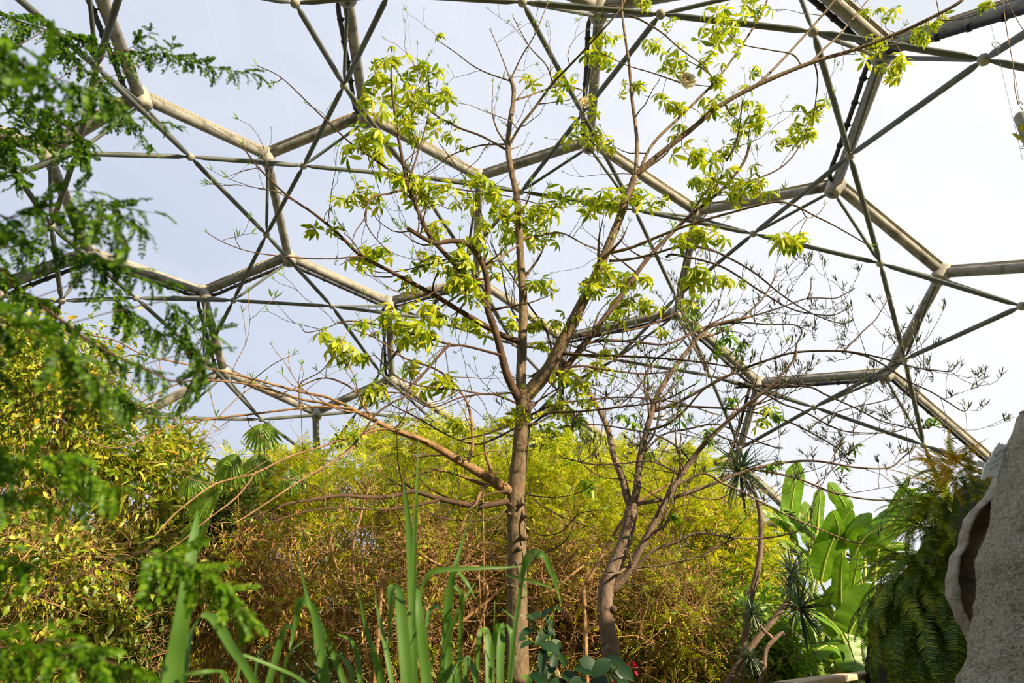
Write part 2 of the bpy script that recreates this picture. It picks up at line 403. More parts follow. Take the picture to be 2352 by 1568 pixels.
def quad_leaf(L, W, d, at0):
    """a little four-sided leaflet from at0 along d (in the xy plane)"""
    d = np.asarray(d, float); d = d / np.linalg.norm(d); s = np.array([-d[1], d[0], 0]); s = s / max(np.linalg.norm(s), 1e-6); a = np.asarray(at0, float)
    v = np.array([a, a + d * L * 0.45 - s * W / 2, a + d * L, a + d * L * 0.45 + s * W / 2])
    return v, np.array([[0, 1, 2, 3]]), np.zeros((0, 3), int), np.zeros((4, 3))
def pinnate(n=8, L=1.0, ll=0.2, lw=0.07, droop=0.3, term=True, rach=0.006, taper=0.35):
    parts = []
    for i in range(n):
        s = (i + 1.2) / (n + 0.6); z = -droop * s * s
        f = math.sin(math.pi * (0.12 + 0.8 * s)) ** taper
        for k in (-1, 1):
            parts.append(quad_leaf(ll * f, lw * f, (0.45, k, random.uniform(-0.35, 0.05)), (s * L, 0, z)))
    if term: parts.append(quad_leaf(ll, lw, (1, 0, -0.5), (L, 0, -droop)))
    xs = np.linspace(0, 1, 5)
    v = np.array([(x * L, y, -droop * x * x) for x in xs for y in (-rach, rach)])
    q = np.array([(2 * i, 2 * i + 1, 2 * i + 3, 2 * i + 2) for i in range(4)])
    parts.append((v, q, np.zeros((0, 3), int), np.zeros((len(v), 3))))
    return join(parts)
PALMATE = []
for nn, dr in ((6, 0.35), (7, 0.55), (5, 0.2), (7, 0.8)):
    ps = []
    for i in range(nn):
        a = 2 * math.pi * i / nn + random.uniform(-0.18, 0.18)
        lf = strip(random.uniform(0.42, 0.58), random.uniform(0.13, 0.17), 5, 0.10, dr * .7 + random.uniform(-.1, .2), 'palm', 0.01)
        ps.append(xf(lf, rotz(a) @ roty(random.uniform(0.05, 0.5))))
    PALMATE.append(join(ps))
SPRAY = [pinnate(9, 1, 0.19, 0.075, d) for d in (0.15, 0.4, 0.7)]
NEARLEAF = []
for dd in (0.2, 0.5, 0.9):
    ps = []
    for i in range(7):
        s = (i + 1) / 7.5
        for k in (-1, 1):
            lf = strip(0.24 * random.uniform(.8, 1.1), 0.155, 4, 0.12, 0.25, 'oval')
            ps.append(xf(lf, rotz(k * random.uniform(0.8, 1.2)) @ roty(random.uniform(-0.2, 0.5)), (s, 0, -dd * s * s)))
    ps.append(xf(strip(0.2, 0.12, 4, 0.12, 0.25, 'oval'), roty(0.5), (1, 0, -dd)))
    xs = np.linspace(0, 1, 6)
    v = np.array([(x, y, -dd * x * x) for x in xs for y in (-.008, .008)]); q = np.array([(2 * i, 2 * i + 1, 2 * i + 3, 2 * i + 2) for i in range(5)])
    ps.append((v, q, np.zeros((0, 3), int), np.zeros((len(v), 3))))
    NEARLEAF.append(join(ps))
OVAL = [strip(1, 0.42, 4, 0.14, d, 'oval') for d in (0.1, 0.35, 0.6)]
LANCE = [strip(1, 0.24, 4, 0.14, d, 'lance') for d in (0.15, 0.4)]
POD = [strip(1, 0.26, 3, 0.3, 0.05, 'oval')]
BUD = []
for nn in (4, 5, 6):
    ps = []
    for i in range(nn):
        a = 2 * math.pi * i / nn + random.uniform(-.4, .4)
        ps.append(xf(strip(random.uniform(.6, 1), 0.11, 3, 0.1, -0.15, 'lance'), rotz(a) @ roty(-random.uniform(0.6, 1.25))))
    # lean: these open upwards (+z); turn so that they open along +x
    BUD.append(xf(join(ps), roty(math.pi / 2)))

# ================================================================ the setting: dome, film, ground
CEN = np.array([-1.0, 16.5, -3.0]); RAD = 20.0
def on_sphere(px, py, R):
    d = unit(ray(px, py)); o = EYE - CEN
    b = np.dot(o, d); c = np.dot(o, o) - R * R
    return EYE + d * (-b + math.sqrt(max(b * b - c, 0)))
OUT = {  # outer hubs
 'A': (321, 222), 'Au': (185, -130), 'C': (106, 350), 'B': (612, 357), 'E': (838, 265), 'Eu': (795, -25), 'V': (662, 590), 'G': (1100, 407),
 'H': (1355, 325), 'I': (1378, 18), 'I1': (1140, -85), 'Mu': (1835, -65), 'J': (1600, 487), 'K': (1920, 425), 'M': (2036, 112), 'Mr': (2540, -45),
 'N': (2165, 627), 'Nr': (2490, 605), 'O': (2040, 857), 'P': (1742, 880), 'L': (1556, 715), 'S': (1290, 778), 'T': (1094, 642), 'U': (892, 695),
 'W': (466, 672), 'D': (206, 582), 'Dl': (-20, 668), 'Cl': (-180, 238), 'X': (514, 853), 'Y': (345, 943), 'Yl': (95, 868), 'Z': (725, 948),
 'AA': (900, 870), 'AB': (1090, 1000), 'AC': (1288, 936), 'AD': (1482, 1068), 'R': (1690, 1062), 'Q': (2345, 1120), 'R2': (1850, 1205),
 'Yd': (365, 1125), 'Zd': (728, 1110), 'ABd': (1092, 1165), 'ADd': (1490, 1210), 'mt': (2760, -260), 't1': (470, -260), 'rr': (2720, 300), 'x1': (2640, 800), 'y1': (2560, 1000),
 'm1': (548, 1195), 'm2': (908, 1235), 'm3': (1292, 1250), 'q2': (2200, 1330), 'c1': (-330, 420), 'c2': (-280, 640), 'g1': (-160, -60), 'g2': (-70, -240)}
EDGES = """A-Au A-C A-B B-E B-V E-Eu E-G G-H G-T H-I H-J I-I1 I-Mu J-K J-L K-M K-N M-Mu M-Mr N-Nr N-O O-P O-Q P-L P-R L-S S-T S-AC T-U U-V U-AA
 V-W W-D W-X D-C D-Dl C-Cl X-Y X-Z Y-Yl Y-Yd Z-AA Z-Zd AA-AB AB-AC AB-ABd AC-AD AD-R AD-ADd R-R2 Au-t1 t1-Eu Eu-I1 Zd-m1 Yd-m1 Zd-m2 ABd-m2 ABd-m3 ADd-m3 ADd-R2 Mr-rr Mr-mt Nr-rr Nr-x1 Q-y1 x1-y1 R2-q2 Q-q2 Dl-Yl Cl-c1 c1-c2 c2-Dl Cl-g1 g1-g2 g2-Au""".split()
INN = {  # inner nodes seen in the photograph, by the edge above them
 'A-Au': (222, 155), 'A-B': (437, 360), 'A-C': (175, 352), 'B-E': (697, 381), 'E-Eu': (790, 196), 'B-V': (612, 539), 'D-C': (118, 520),
 'E-G': (948, 404), 'G-H': (1197, 440), 'H-I': (1338, 261), 'H-J': (1458, 482), 'J-K': (1730, 537), 'K-M': (1952, 357), 'K-N': (2022, 605),
 'M-Mu': (1868, 73), 'M-Mr': (2260, 137), 'I-Mu': (1517, 33), 'I-I1': (1200, 5), 'N-Nr': (2347, 703), 'N-O': (2078, 825), 'O-P': (1870, 935),
 'O-Q': (2122, 1022), 'P-L': (1630, 862), 'P-R': (1700, 1030), 'J-L': (1553, 683), 'L-S': (1412, 826), 'G-T': (1072, 592), 'T-U': (975, 730),
 'U-V': (762, 703), 'V-W': (536, 690), 'W-D': (312, 684), 'U-AA': (873, 855), 'W-X': (468, 823), 'X-Y': (402, 960), 'X-Z': (600, 963), 'S-T': (1180, 790),
 'Eu-I1': (893, -14), 'Eu-t1': (608, -20), 'Au-t1': (292, -66), 'g2-Au': (-8, -48), 'Mr-rr': (2470, 178), 'Mr-mt': (2425, 32)}
ON = {k: on_sphere(*p, RAD) for k, p in OUT.items()}
IN = {}
for ed in EDGES:
    a, b = ed.split('-')
    if ed in INN: IN[ed] = on_sphere(*INN[ed], RAD - 1.45)
    else:
        mid = (ON[a] + ON[b]) / 2; IN[ed] = CEN + unit(mid - CEN) * (RAD - 1.45)
def proj(p):
    v = np.asarray(p) - EYE; z = np.dot(v, FWD)
    if z <= 0: return (-9999, -9999)
    return (1176 + FPX * v[0] / z, 784 - FPX * np.dot(v, UPV) / z)
def inview(p, m=60):
    x, y = proj(p); return -m < x < 2352 + m and -m < y < 1568 + m
def segview(a, b, m=20):
    return any(inview(a + (b - a) * t, m) for t in np.linspace(0, 1, 9))

dome = empty('ceiling', (CEN[0], CEN[1], 0), 'dome of grey steel tubes in hexagons over thin triangulated struts', 'dome frame', kind='structure')
PIPES = {'W-D': 1, 'V-W': 1, 'U-V': 1, 'T-U': 1, 'W-X': 1, 'O-P': 1, 'O-Q': 1, 'K-M': 1, 'M-Mu': 1, 'M-Mr': 1, 'E-Eu': 1, 'A-Au': 1, 'P-R': 1, 'U-AA': 1, 'P-L': 1, 'H-I': 1, 'L-S': 1, 'S-AC': 1, 'D-Dl': 1}
RT = 0.145
for ed in EDGES:
    a, b = ed.split('-'); pa, pb = ON[a], ON[b]
    if not segview(pa, pb, 260): continue
    d = unit(pb - pa); nrm = unit((pa + pb) / 2 - CEN); side = np.cross(d, nrm)
    A, B = pa + d * 0.16, pb - d * 0.16
    mb = MB(); tube(mb, [A + (B - A) * t for t in np.linspace(0, 1, 9)], RT, 16)
    beam = mb.build('beam', M['steel'], dome)
    mb = MB()                                     # the film's clamping frame along the outer side of the tube
    c = (A + B) / 2 + nrm * (RT + 0.03)
    for s in (-1, 1):
        box(mb, c + side * 0.075 * s, (B - A) / 2, side * 0.012, nrm * 0.025)
    box(mb, c + nrm * 0.03, (B - A) / 2, side * 0.115, nrm * 0.010)
    mb.build('clamp_frame', M['gutter'], beam)
    if ed in PIPES:
        mb = MB(); off = -nrm * (RT + 0.10) + side * 0.10
        if ed in ('K-M', 'M-Mu', 'A-Au', 'E-Eu', 'H-I', 'W-X', 'U-AA', 'P-R'):
            s = -1 if proj(pa + side)[0] > proj(pa)[0] else 1
            off = side * s * (RT + 0.11) - nrm * 0.06
        L = np.linalg.norm(B - A)
        P = [A + off * (0.3 if t in (0, 1) else 1) + (B - A) * t for t in (0, 0.06, 0.3, 0.5, 0.7, 0.94, 1)]
        tube(mb, smooth(P, 4), 0.062, 8)
        pip = mb.build('air_pipe', M['pipe'], dome)
        mb = MB()
        for t in (0.16, 0.33, 0.5, 0.67, 0.84):
            q = A + (B - A) * t + off
            tube(mb, [q - d * 0.03, q + d * 0.03], 0.085, 8)
            tube(mb, [q, q - off * 0.75], 0.018, 5)
        mb.build('clip', M['pipe'], pip)
for k, p in ON.items():
    if not inview(p, 260): continue
    n = unit(p - CEN); mb = MB()
    prof = [(-0.405, 0.0), (-0.40, 0.15), (-0.36, 0.21), (-0.30, 0.225), (-0.12, 0.24), (0.10, 0.25), (0.20, 0.235), (0.205, 0.0)]
    tube(mb, [p + n * a for a, r in prof], [max(r, 0.001) for a, r in prof], 20, caps=False)
    hub = mb.build('hub', M['hub'], dome)
    mb = MB(); tube(mb, [p - n * 0.41, p - n * 0.39], [0.09, 0.09], 12); tube(mb, [p - n * 0.44, p - n * 0.40], 0.035, 8)
    mb.build('hub_bolt', M['strut'], hub)
def strut(name, a, b, r, parent, mb=None):
    own = mb is None
    if own: mb = MB()
    d = unit(b - a); L = np.linalg.norm(b - a)
    ts = [0.10 / L, 0.14 / L, 0.34 / L, 1 - 0.34 / L, 1 - 0.14 / L, 1 - 0.10 / L]
    tube(mb, [a + (b - a) * t for t in ts], [r * .45, r * .5, r, r, r * .5, r * .45], 10)
    if own: mb.build(name, M['strut'], parent)
nodes = {}
for ed, p in IN.items():
    a, b = ed.split('-')
    if inview(p, 200):
        mb = MB(); ball(mb, p, 0.112, 14); mb.build('strut_node', M['hub'], dome)
brs = []
for ed, p in IN.items():
    for h in ed.split('-'):
        q = ON[h] - unit(ON[h] - CEN) * 0.25
        if segview(p, q, 0): brs.append((p, q))
brs.sort(key=lambda b: dep(b[0]))
for p, q in brs[:99]: strut('brace', p, q, 0.047, dome)
if len(brs) > 99:
    mb = MB()
    for p, q in brs[99:]: strut('brace', p, q, 0.047, dome, mb)
    tag(mb.build('brace', M['strut'], dome), kind='stuff')
chords = []
from itertools import combinations
byhub = {}
for ed in IN:
    for h in ed.split('-'): byhub.setdefault(h, []).append(ed)
for h, L in byhub.items():
    for e1, e2 in combinations(L, 2):
        if segview(IN[e1], IN[e2], 0): chords.append((e1, e2))
chords.sort(key=lambda c: min(dep(IN[c[0]]), dep(IN[c[1]])))
for e1, e2 in chords[:99]: strut('strut', IN[e1], IN[e2], 0.066, dome)
if len(chords) > 99:
    mb = MB()
    for e1, e2 in chords[99:]: strut('strut', IN[e1], IN[e2], 0.066, dome, mb)
    tag(mb.build('strut', M['strut'], dome), kind='stuff')

# film cushions, one to a hexagon
HEX = ["A B V W D C", "B E G T U V", "G H J L S T", "J K N O P L", "Au t1 Eu E B A", "E Eu I1 I H G", "J K M Mu I H", "K M Mr rr Nr N",
       "O N Nr x1 y1 Q", "P O Q q2 R2 R", "S L P R AD AC", "U T S AC AB AA", "W V U AA Z X", "Dl D W X Y Yl", "Cl C D Dl c2 c1", "Au A C Cl g1 g2",
       "Y X Z Zd m1 Yd", "Z AA AB ABd m2 Zd", "AB AC AD ADd m3 ABd", "R R2 ADd AD"]
for hi, h in enumerate(HEX):
    P = np.array([ON[k] for k in h.split()]); P = P + unit(P - CEN) * 0.26
    c = P.mean(0); nrm = unit(c - CEN); npt = len(P)
    per = np.concatenate([P[i] + (P[(i + 1) % npt] - P[i]) * np.linspace(0, 1, 8, endpoint=False)[:, None] for i in range(npt)])
    per = per + unit(c - per) * 0.1
    m = len(per); mb = MB()
    for sgn in (1, -1):
        rs = np.linspace(1, 0, 9)[:-1]
        rings = [c + (per - c) * r + nrm * sgn * (1 - r ** 2) * (0.62 if sgn > 0 else 0.42) for r in rs]
        v = np.vstack(rings + [[c + nrm * sgn * (0.62 if sgn > 0 else 0.42)]])
        i = np.arange(len(rs) - 1)[:, None] * m; j = np.arange(m)[None]; j2 = (j + 1) % m
        q = np.stack([i + j, i + j2, i + m + j2, i + m + j], -1).reshape(-1, 4)
        jj = np.arange(m); t = np.stack([(len(rs) - 1) * m + jj, (len(rs) - 1) * m + (jj + 1) % m, np.full(m, len(rs) * m)], -1)
        mb.add(v, q, t)
    o = mb.build('window_%d' % (hi + 1), M['film'])
    o['kind'] = 'structure'

# ground
mb = MB(); N = 60
gx = np.linspace(-45, 45, N); gy = np.linspace(-12, 70, N)
gv = np.array([(x, y, 0.05 * math.sin(x * 0.9) * math.cos(y * 0.7)) for y in gy for x in gx])
mb.add(gv, [(j * N + i, j * N + i + 1, (j + 1) * N + i + 1, (j + 1) * N + i) for j in range(N - 1) for i in range(N - 1)])
tag(mb.build('floor', M['ground']), kind='structure')

# ================================================================ the two bare-branched trees
class Tree:
    """branches traced as rows of (px, py) and widths; each one starts where its parent stands in depth"""
    def __init__(s): s.nodes = []; s.br = {}      # nodes: px, py, Y, part
    def near(s, px, py):
        if not s.nodes: return None
        a = np.array([n[:2] for n in s.nodes]); i = int(np.argmin(((a - (px, py)) ** 2).sum(1)))
        return s.nodes[i], math.hypot(a[i][0] - px, a[i][1] - py)
    def add(s, part, pts, w0, w1, spread=0.0, Y0=None, knot=0.10, k=6):
        if Y0 is None:
            nd, dist = s.near(*pts[0]); Y0 = nd[2]
            if dist < 14: pts = [(nd[0], nd[1])] + list(pts)
        P = smooth([(x, y) for x, y in pts], k); m = len(P)
        L = np.concatenate([[0], np.cumsum(np.linalg.norm(np.diff(P, axis=0), axis=1))]); f = L / L[-1]
        ph = random.uniform(0, 6)
        Y = Y0 + spread * f + 0.10 * np.sin(f * 7 + ph) * min(1, abs(spread) + .3) * f
        W = w0 + (w1 - w0) * f ** 0.85
        P3 = np.array([at(x, y, yy) for (x, y), yy in zip(P, Y)])
        R = np.array([px2m(w, p) / 2 for w, p in zip(W, P3)])
        R = R * (1 + knot * np.array([noise.noise(Vector(p) * 9) for p in P3]))
        s.br.setdefault(part, []).append((P3, R))
        for (x, y), yy in zip(P, Y): s.nodes.append((x, y, yy, part))
        return P3, R
    def grow(s, part, P3, R, n, len_range, up=0.5, order=2, rmul=0.45, rmin=0.0028):
        tips = []
        for _ in range(n):
            i = random.randint(int(len(P3) * 0.25), len(P3) - 1)
            d = unit(P3[min(i + 1, len(P3) - 1)] - P3[i - 1])
            v = unit(d * random.uniform(0.3, 0.9) + unit(rng.normal(size=3)) * 0.9 + np.array([0, 0, up * random.uniform(-0.3, 1)]))
            L = random.uniform(*len_range); m = 7
            pts = [P3[i]]; vv = v
            for k in range(m):
                vv = unit(vv + rng.normal(size=3) * 0.17 + np.array([0, 0, up * 0.16]))
                pts.append(pts[-1] + vv * L / m)
            pts = np.array(pts); r0 = max(R[i] * rmul, rmin * 1.2)
            rr = np.linspace(r0, rmin * 0.8, len(pts))
            s.br.setdefault(part, []).append((pts, rr)); tips.append((pts[-1], vv))
            for k in (3, 5):
                if order > 1 and random.random() < 0.7:
                    w = unit(vv + rng.normal(size=3) * 0.7 + np.array([0, 0, 0.4])); q = [pts[k]]
                    for _k in range(4):
                        w = unit(w + rng.normal(size=3) * 0.2 + np.array([0, 0, 0.15])); q.append(q[-1] + w * L * 0.09)
                    s.br[part].append((np.array(q), np.linspace(rmin, rmin * 0.7, 5))); tips.append((q[-1], w))
        return tips
    def build(s, part, material, parent, name=None, n=8):
        mb = MB()
        for P3, R in s.br[part]:
            big = R.max() > 0.03
            tube(mb, P3, R, 14 if big else (8 if R.max() > 0.01 else 5))
        return mb.build(name or part, material, parent)

def taper_to_ground(tr, part, top, r0, Y, z0=-0.05, spread=1.25):
    """continue a trunk from its lowest traced point down to the ground, below the picture's edge"""
    P = np.array([[top[0], top[1], z] for z in np.linspace(top[2], z0, 9)])
    R = np.linspace(r0, r0 * spread, 9); tr.br.setdefault(part, []).append((P, R))

# ---- main tree
T1 = Tree(); YT = 6.5
P3, R = T1.add('trunk', [(1191, 1568), (1189, 1480), (1188, 1400), (1188, 1320), (1187, 1250), (1186, 1190), (1185, 1140), (1189, 1090), (1194, 1040), (1199, 980), (1203, 930), (1206, 900)], 53, 37, 0, YT, knot=0.05)
R[:] = R * np.interp(np.linspace(0, 1, len(R)), [0, .55, .64, .70, 1], [1, 1, 1.02, .92, 1])
base1 = P3[0]; taper_to_ground(T1, 'trunk', P3[0], R[0], YT)
knots = []
for (x, y, s) in ((1196, 1158, 1.0), (1205, 1186, 1.0), (1203, 1232, 1.5), (1194, 1259, 1.1), (1169, 1345, .9), (1204, 1370, .8), (1168, 1158, 1.1), (1170, 1180, .7)):
    c = at(x, y, YT - 0.085 + abs(x - 1189) * 0.002)
    mbk = MB(); knots.append(mbk); ball(mbk, c, 0.024 * s, 12, (1.3, 0.9, 0.8)); tube(mbk, [c, c + np.array([random.uniform(-.03, .05), -0.05 * s, -0.005])], [0.018 * s, 0.010 * s], 9)
main_tree = empty('palmate_leaved_tree', (base1[0], YT, 0), 'tall slender tree with pale bark, yellow-green hand-shaped leaves and cream flowers', 'tree')
B1 = [  # part, w0, w1, spread, points, twigs
 ('leader', 25, 10, .3, [(1203, 915), (1197, 880), (1199, 800), (1202, 700), (1196, 600), (1192, 520), (1187, 450), (1176, 400), (1167, 345), (1170, 290), (1178, 240), (1180, 205), (1172, 180)], 3),
 ('leader', 4, 2, .5, [(1172, 182), (1160, 150), (1145, 112), (1128, 72)], 1),
 ('leader', 4, 2, -.5, [(1173, 182), (1198, 130), (1228, 80), (1258, 8)], 1),
 ('leader', 4, 2, .7, [(1172, 186), (1120, 168), (1085, 150), (1048, 122), (1005, 92)], 1),
 ('leader', 5, 3, .8, [(1181, 231), (1220, 218), (1255, 205), (1297, 196), (1341, 208)], 2),
 ('leader', 7, 4, -.9, [(1168, 336), (1195, 290), (1228, 248), (1272, 189), (1331, 127), (1417, 31), (1440, -10)], 2),
 ('leader', 4, 2, .2, [(1270, 192), (1255, 150), (1215, 105), (1178, 38)], 1),
 ('leader', 6, 3, .9, [(1163, 344), (1107, 313), (1049, 291), (987, 255), (949, 220), (900, 145)], 2),
 ('leader', 5, 2, 1.2, [(1162, 331), (1110, 333), (1065, 345), (1030, 360), (1000, 385), (975, 400)], 1),
 ('leader', 5, 3, .6, [(1200, 548), (1240, 540), (1290, 535), (1340, 560), (1388, 580)], 2),
 ('leader', 5, 3, -.6, [(1196, 560), (1150, 590), (1100, 625), (1050, 640), (1000, 690)], 2),
 ('right_limb', 36, 15, -.4, [(1206, 912), (1232, 882), (1262, 845), (1290, 790), (1330, 710), (1370, 630), (1395, 570), (1420, 510), (1445, 440), (1458, 405)], 2),
 ('right_limb', 10, 5, .3, [(1459, 402), (1463, 340), (1460, 290), (1452, 230), (1445, 150), (1430, 40), (1428, -15)], 2),
 ('right_limb', 13, 7, -.7, [(1462, 400), (1490, 375), (1520, 350), (1590, 295), (1650, 245), (1740, 195), (1860, 145), (1960, 115), (2040, 85), (2100, 60), (2200, 8), (2215, -15)], 2),
 ('right_limb', 8, 4, .4, [(1470, 390), (1500, 330), (1560, 270), (1640, 190), (1700, 110), (1750, 30), (1765, -10)], 2),
 ('right_limb', 7, 4, .3, [(1725, 205), (1760, 175), (1807, 127), (1869, 58), (1924, -8)], 1),
 ('right_limb', 6, 3, .3, [(1862, 145), (1895, 110), (1931, 76), (2000, -8)], 1),
 ('right_limb', 4, 2, -.2, [(2160, 45), (2200, 45), (2250, 30), (2290, 0)], 0),
 ('right_limb', 3, 2, .2, [(2160, 48), (2155, 20), (2148, -10)], 0),
 ('right_limb', 4, 2, .4, [(1872, 148), (1878, 180), (1875, 220), (1868, 268)], 1),
 ('right_limb', 3, 2, -.3, [(2050, 92), (2068, 120), (2070, 165)], 0),
 ('right_limb', 5, 3, .6, [(1455, 400), (1420, 378), (1390, 355), (1345, 312)], 1),
 ('right_limb', 4, 2, .6, [(1563, 190), (1500, 168), (1440, 150), (1395, 128)], 0),
 ('right_limb', 3, 2, .3, [(1637, 200), (1600, 195), (1563, 190)], 0),
 ('right_limb', 4, 2, -.5, [(1638, 192), (1630, 170), (1600, 150), (1580, 140)], 0),
 ('right_limb', 4, 2, -.2, [(1840, 150), (1820, 125), (1770, 115), (1700, 100), (1660, 65)], 0),
 ('right_limb', 5, 2, -.3, [(1444, 37), (1470, 45), (1520, 75), (1560, 110), (1620, 155), (1640, 195)], 0),
 ('right_limb', 7, 4, -.9, [(1400, 599), (1430, 597), (1469, 591), (1510, 580), (1537, 572), (1579, 561), (1650, 580)], 2),
 ('right_limb', 8, 3, -1.1, [(1403, 580), (1451, 568), (1510, 544), (1558, 525), (1620, 505), (1676, 489), (1772, 465), (1820, 470), (1872, 496), (1920, 520), (1995, 563)], 2),
 ('right_limb', 3, 2, .3, [(1840, 478), (1855, 500), (1880, 490), (1895, 470)], 0),
 ('second_right_limb', 16, 5, .9, [(1262, 862), (1297, 844), (1348, 782), (1417, 692), (1486, 596), (1555, 523), (1610, 475), (1659, 434), (1707, 375), (1724, 327)], 3),
 ('second_right_limb', 5, 2, .5, [(1665, 432), (1740, 410), (1800, 380), (1840, 330), (1865, 270), (1900, 240)], 1),
 ('second_right_limb', 5, 2, -.4, [(1668, 370), (1690, 330), (1700, 280), (1705, 230)], 1),
 ('second_right_limb', 8, 3, -.8, [(1290, 812), (1340, 815), (1440, 818), (1560, 826), (1640, 836), (1720, 850)], 3),
 ('second_right_limb', 8, 3, .9, [(1330, 795), (1380, 782), (1460, 785), (1530, 790), (1600, 760), (1680, 720)], 3),
 ('second_right_limb', 7, 3, .5, [(1275, 852), (1330, 840), (1400, 850), (1480, 858), (1560, 850)], 2),
 ('second_right_limb', 7, 3, .9, [(1330, 770), (1400, 765), (1480, 750), (1540, 725), (1600, 690)], 2),
 ('left_limb', 21, 9, -.7, [(1196, 918), (1190, 912), (1166, 864), (1152, 813), (1138, 761), (1121, 713), (1118, 690), (1121, 665), (1111, 613), (1083, 568), (1060, 556), (1035, 553), (1000, 558), (970, 545), (935, 523)], 3),
 ('left_limb', 14, 5, -.5, [(1118, 702), (1073, 640), (1028, 589), (1000, 558), (986, 540), (959, 482), (935, 423), (931, 400), (914, 310), (900, 206), (899, 162)], 3),
 ('left_limb', 5, 3, .5, [(938, 418), (960, 350), (983, 270), (986, 210), (982, 170)], 2),
 ('left_limb', 6, 2, -.7, [(930, 412), (880, 380), (830, 345), (800, 324), (723, 251), (647, 179), (592, 151)], 1),
 ('left_limb', 2.5, 1.5, .1, [(647, 180), (640, 186), (628, 190)], 0),
 ('left_limb', 5, 2, .8, [(945, 424), (987, 422), (1030, 430), (1083, 439), (1159, 449), (1238, 468)], 2),
 ('left_limb', 6, 2, -.8, [(937, 432), (900, 443), (860, 452), (845, 470), (838, 500), (815, 535), (808, 565)], 1),
 ('left_limb', 4, 2, -.3, [(846, 462), (838, 500), (850, 530), (870, 555), (900, 585)], 1),
 ('left_limb', 5, 2, .6, [(1111, 613), (1112, 560), (1108, 500), (1080, 430), (1040, 370), (1010, 330)], 2),
 ('left_limb', 4, 2, .3, [(1003, 556), (960, 500), (1000, 470), (1030, 480)], 0),
 ('left_limb', 6, 3, .9, [(1070, 640), (1068, 690), (1050, 720), (1040, 760)], 1),
 ('upper_left_limb', 15, 3, -1.0, [(1198, 785), (1165, 775), (1124, 754), (1055, 713), (993, 675), (897, 623), (832, 589), (780, 540), (723, 492), (654, 444), (585, 375), (558, 334)], 5),
 ('upper_left_limb', 3, 1.5, -.1, [(594, 385), (560, 392), (523, 406)], 0),
 ('upper_left_limb', 5, 1.8, -.9, [(900, 625), (835, 592), (760, 594), (689, 592), (585, 580), (517, 558), (475, 534)], 1),
 ('upper_left_limb', 2.5, 1.5, 0, [(552, 570), (542, 552), (539, 534)], 0),
 ('upper_left_limb', 7, 2, -1.0, [(1150, 815), (1073, 795), (1031, 790), (966, 771), (883, 749), (800, 737), (747, 754), (705, 763), (692, 751)], 2),
 ('upper_left_limb', 7, 3, -.8, [(1031, 792), (1005, 820), (980, 850), (945, 885), (930, 910), (900, 925), (860, 955), (830, 1000), (790, 1040), (720, 1090)], 2),
 ('upper_left_limb', 5, 2, -.5, [(1110, 640), (1040, 650), (960, 690), (900, 710), (840, 745), (780, 742)], 1),
 ('upper_left_limb', 4, 2, .5, [(1075, 580), (1010, 600), (930, 620), (870, 625), (800, 600)], 1),
 ('lower_left_limb', 26, 9, -.9, [(1178, 1132), (1150, 1115), (1110, 1090), (1050, 1055), (980, 1015), (900, 985), (850, 960), (800, 935)], 3),
 ('lower_left_limb', 7, 3, -.9, [(806, 936), (750, 912), (689, 899), (585, 871), (517, 854), (413, 833), (327, 813), (265, 782), (210, 770)], 3),
 ('lower_left_limb', 6, 3, -.6, [(802, 940), (740, 925), (689, 916), (585, 885), (482, 873), (413, 880), (344, 913), (275, 954)], 2),
 ('lower_left_limb', 6, 3, -.8, [(806, 938), (740, 934), (682, 938), (585, 950), (482, 962), (379, 985), (293, 1023), (241, 1026), (179, 999)], 2),
 ('lower_left_limb', 5, 2.5, .2, [(850, 960), (830, 915), (790, 880), (740, 868), (680, 890), (630, 905), (585, 885)], 1),
 ('lower_left_limb', 8, 3, .9, [(1055, 1062), (1077, 1055), (1086, 1016), (1076, 933), (1042, 881), (1000, 847), (925, 820), (866, 778), (814, 757)], 3),
 ('lower_left_limb', 4, 2.5, -.7, [(1086, 1016), (1060, 1010), (1120, 995), (1180, 970), (1225, 935), (1270, 880), (1330, 830)], 1),
 ('lower_left_limb', 7, 3.5, -1.6, [(990, 1018), (940, 1000), (880, 985), (780, 1012), (730, 1028), (660, 1050), (585, 1087), (530, 1100), (482, 1118), (406, 1176), (355, 1231)], 2),
 ('lower_left_limb', 6, 3, -1.8, [(860, 975), (820, 1020), (792, 1042), (740, 1075), (689, 1104), (585, 1173), (540, 1200)], 1),
 ('lower_left_limb', 5, 2.5, -.5, [(585, 1087), (545, 1140), (480, 1190), (420, 1240), (360, 1280)], 0),
 ('lower_left_limb', 3, 2, -.3, [(689, 916), (690, 880), (740, 850), (775, 800), (800, 760)], 0),
 ('lower_left_limb', 3, 2, -.3, [(480, 890), (488, 925), (496, 955)], 0),
 ('lower_left_limb', 3, 1.8, -.3, [(560, 890), (590, 865), (630, 835), (672, 815)], 0),
 ('lower_left_limb', 3, 2, -.3, [(585, 885), (550, 910), (500, 960), (470, 1010), (440, 1040)], 0),
 ('low_bough', 15, 5, -1.4, [(1172, 1153), (1159, 1152), (1120, 1160), (1090, 1161), (1021, 1148), (980, 1136), (945, 1128), (900, 1140), (849, 1142), (780, 1138), (700, 1150), (650, 1160), (580, 1190)], 3),
 ('low_bough', 6, 3, -.7, [(1166, 1128), (1140, 1130), (1105, 1142), (1098, 1160)], 0),
 ('low_bough', 6, 3, .7, [(990, 1140), (930, 1110), (960, 1090), (1010, 1075), (1045, 1050)], 0),
 ('low_bough', 7, 3, -1.0, [(1000, 1150), (930, 1165), (860, 1170), (780, 1165), (700, 1175), (620, 1200)], 2),
 ('low_bough', 5, 2.5, -.8, [(1168, 1172), (1130, 1190), (1080, 1195), (1020, 1190), (960, 1165), (900, 1160)], 1),
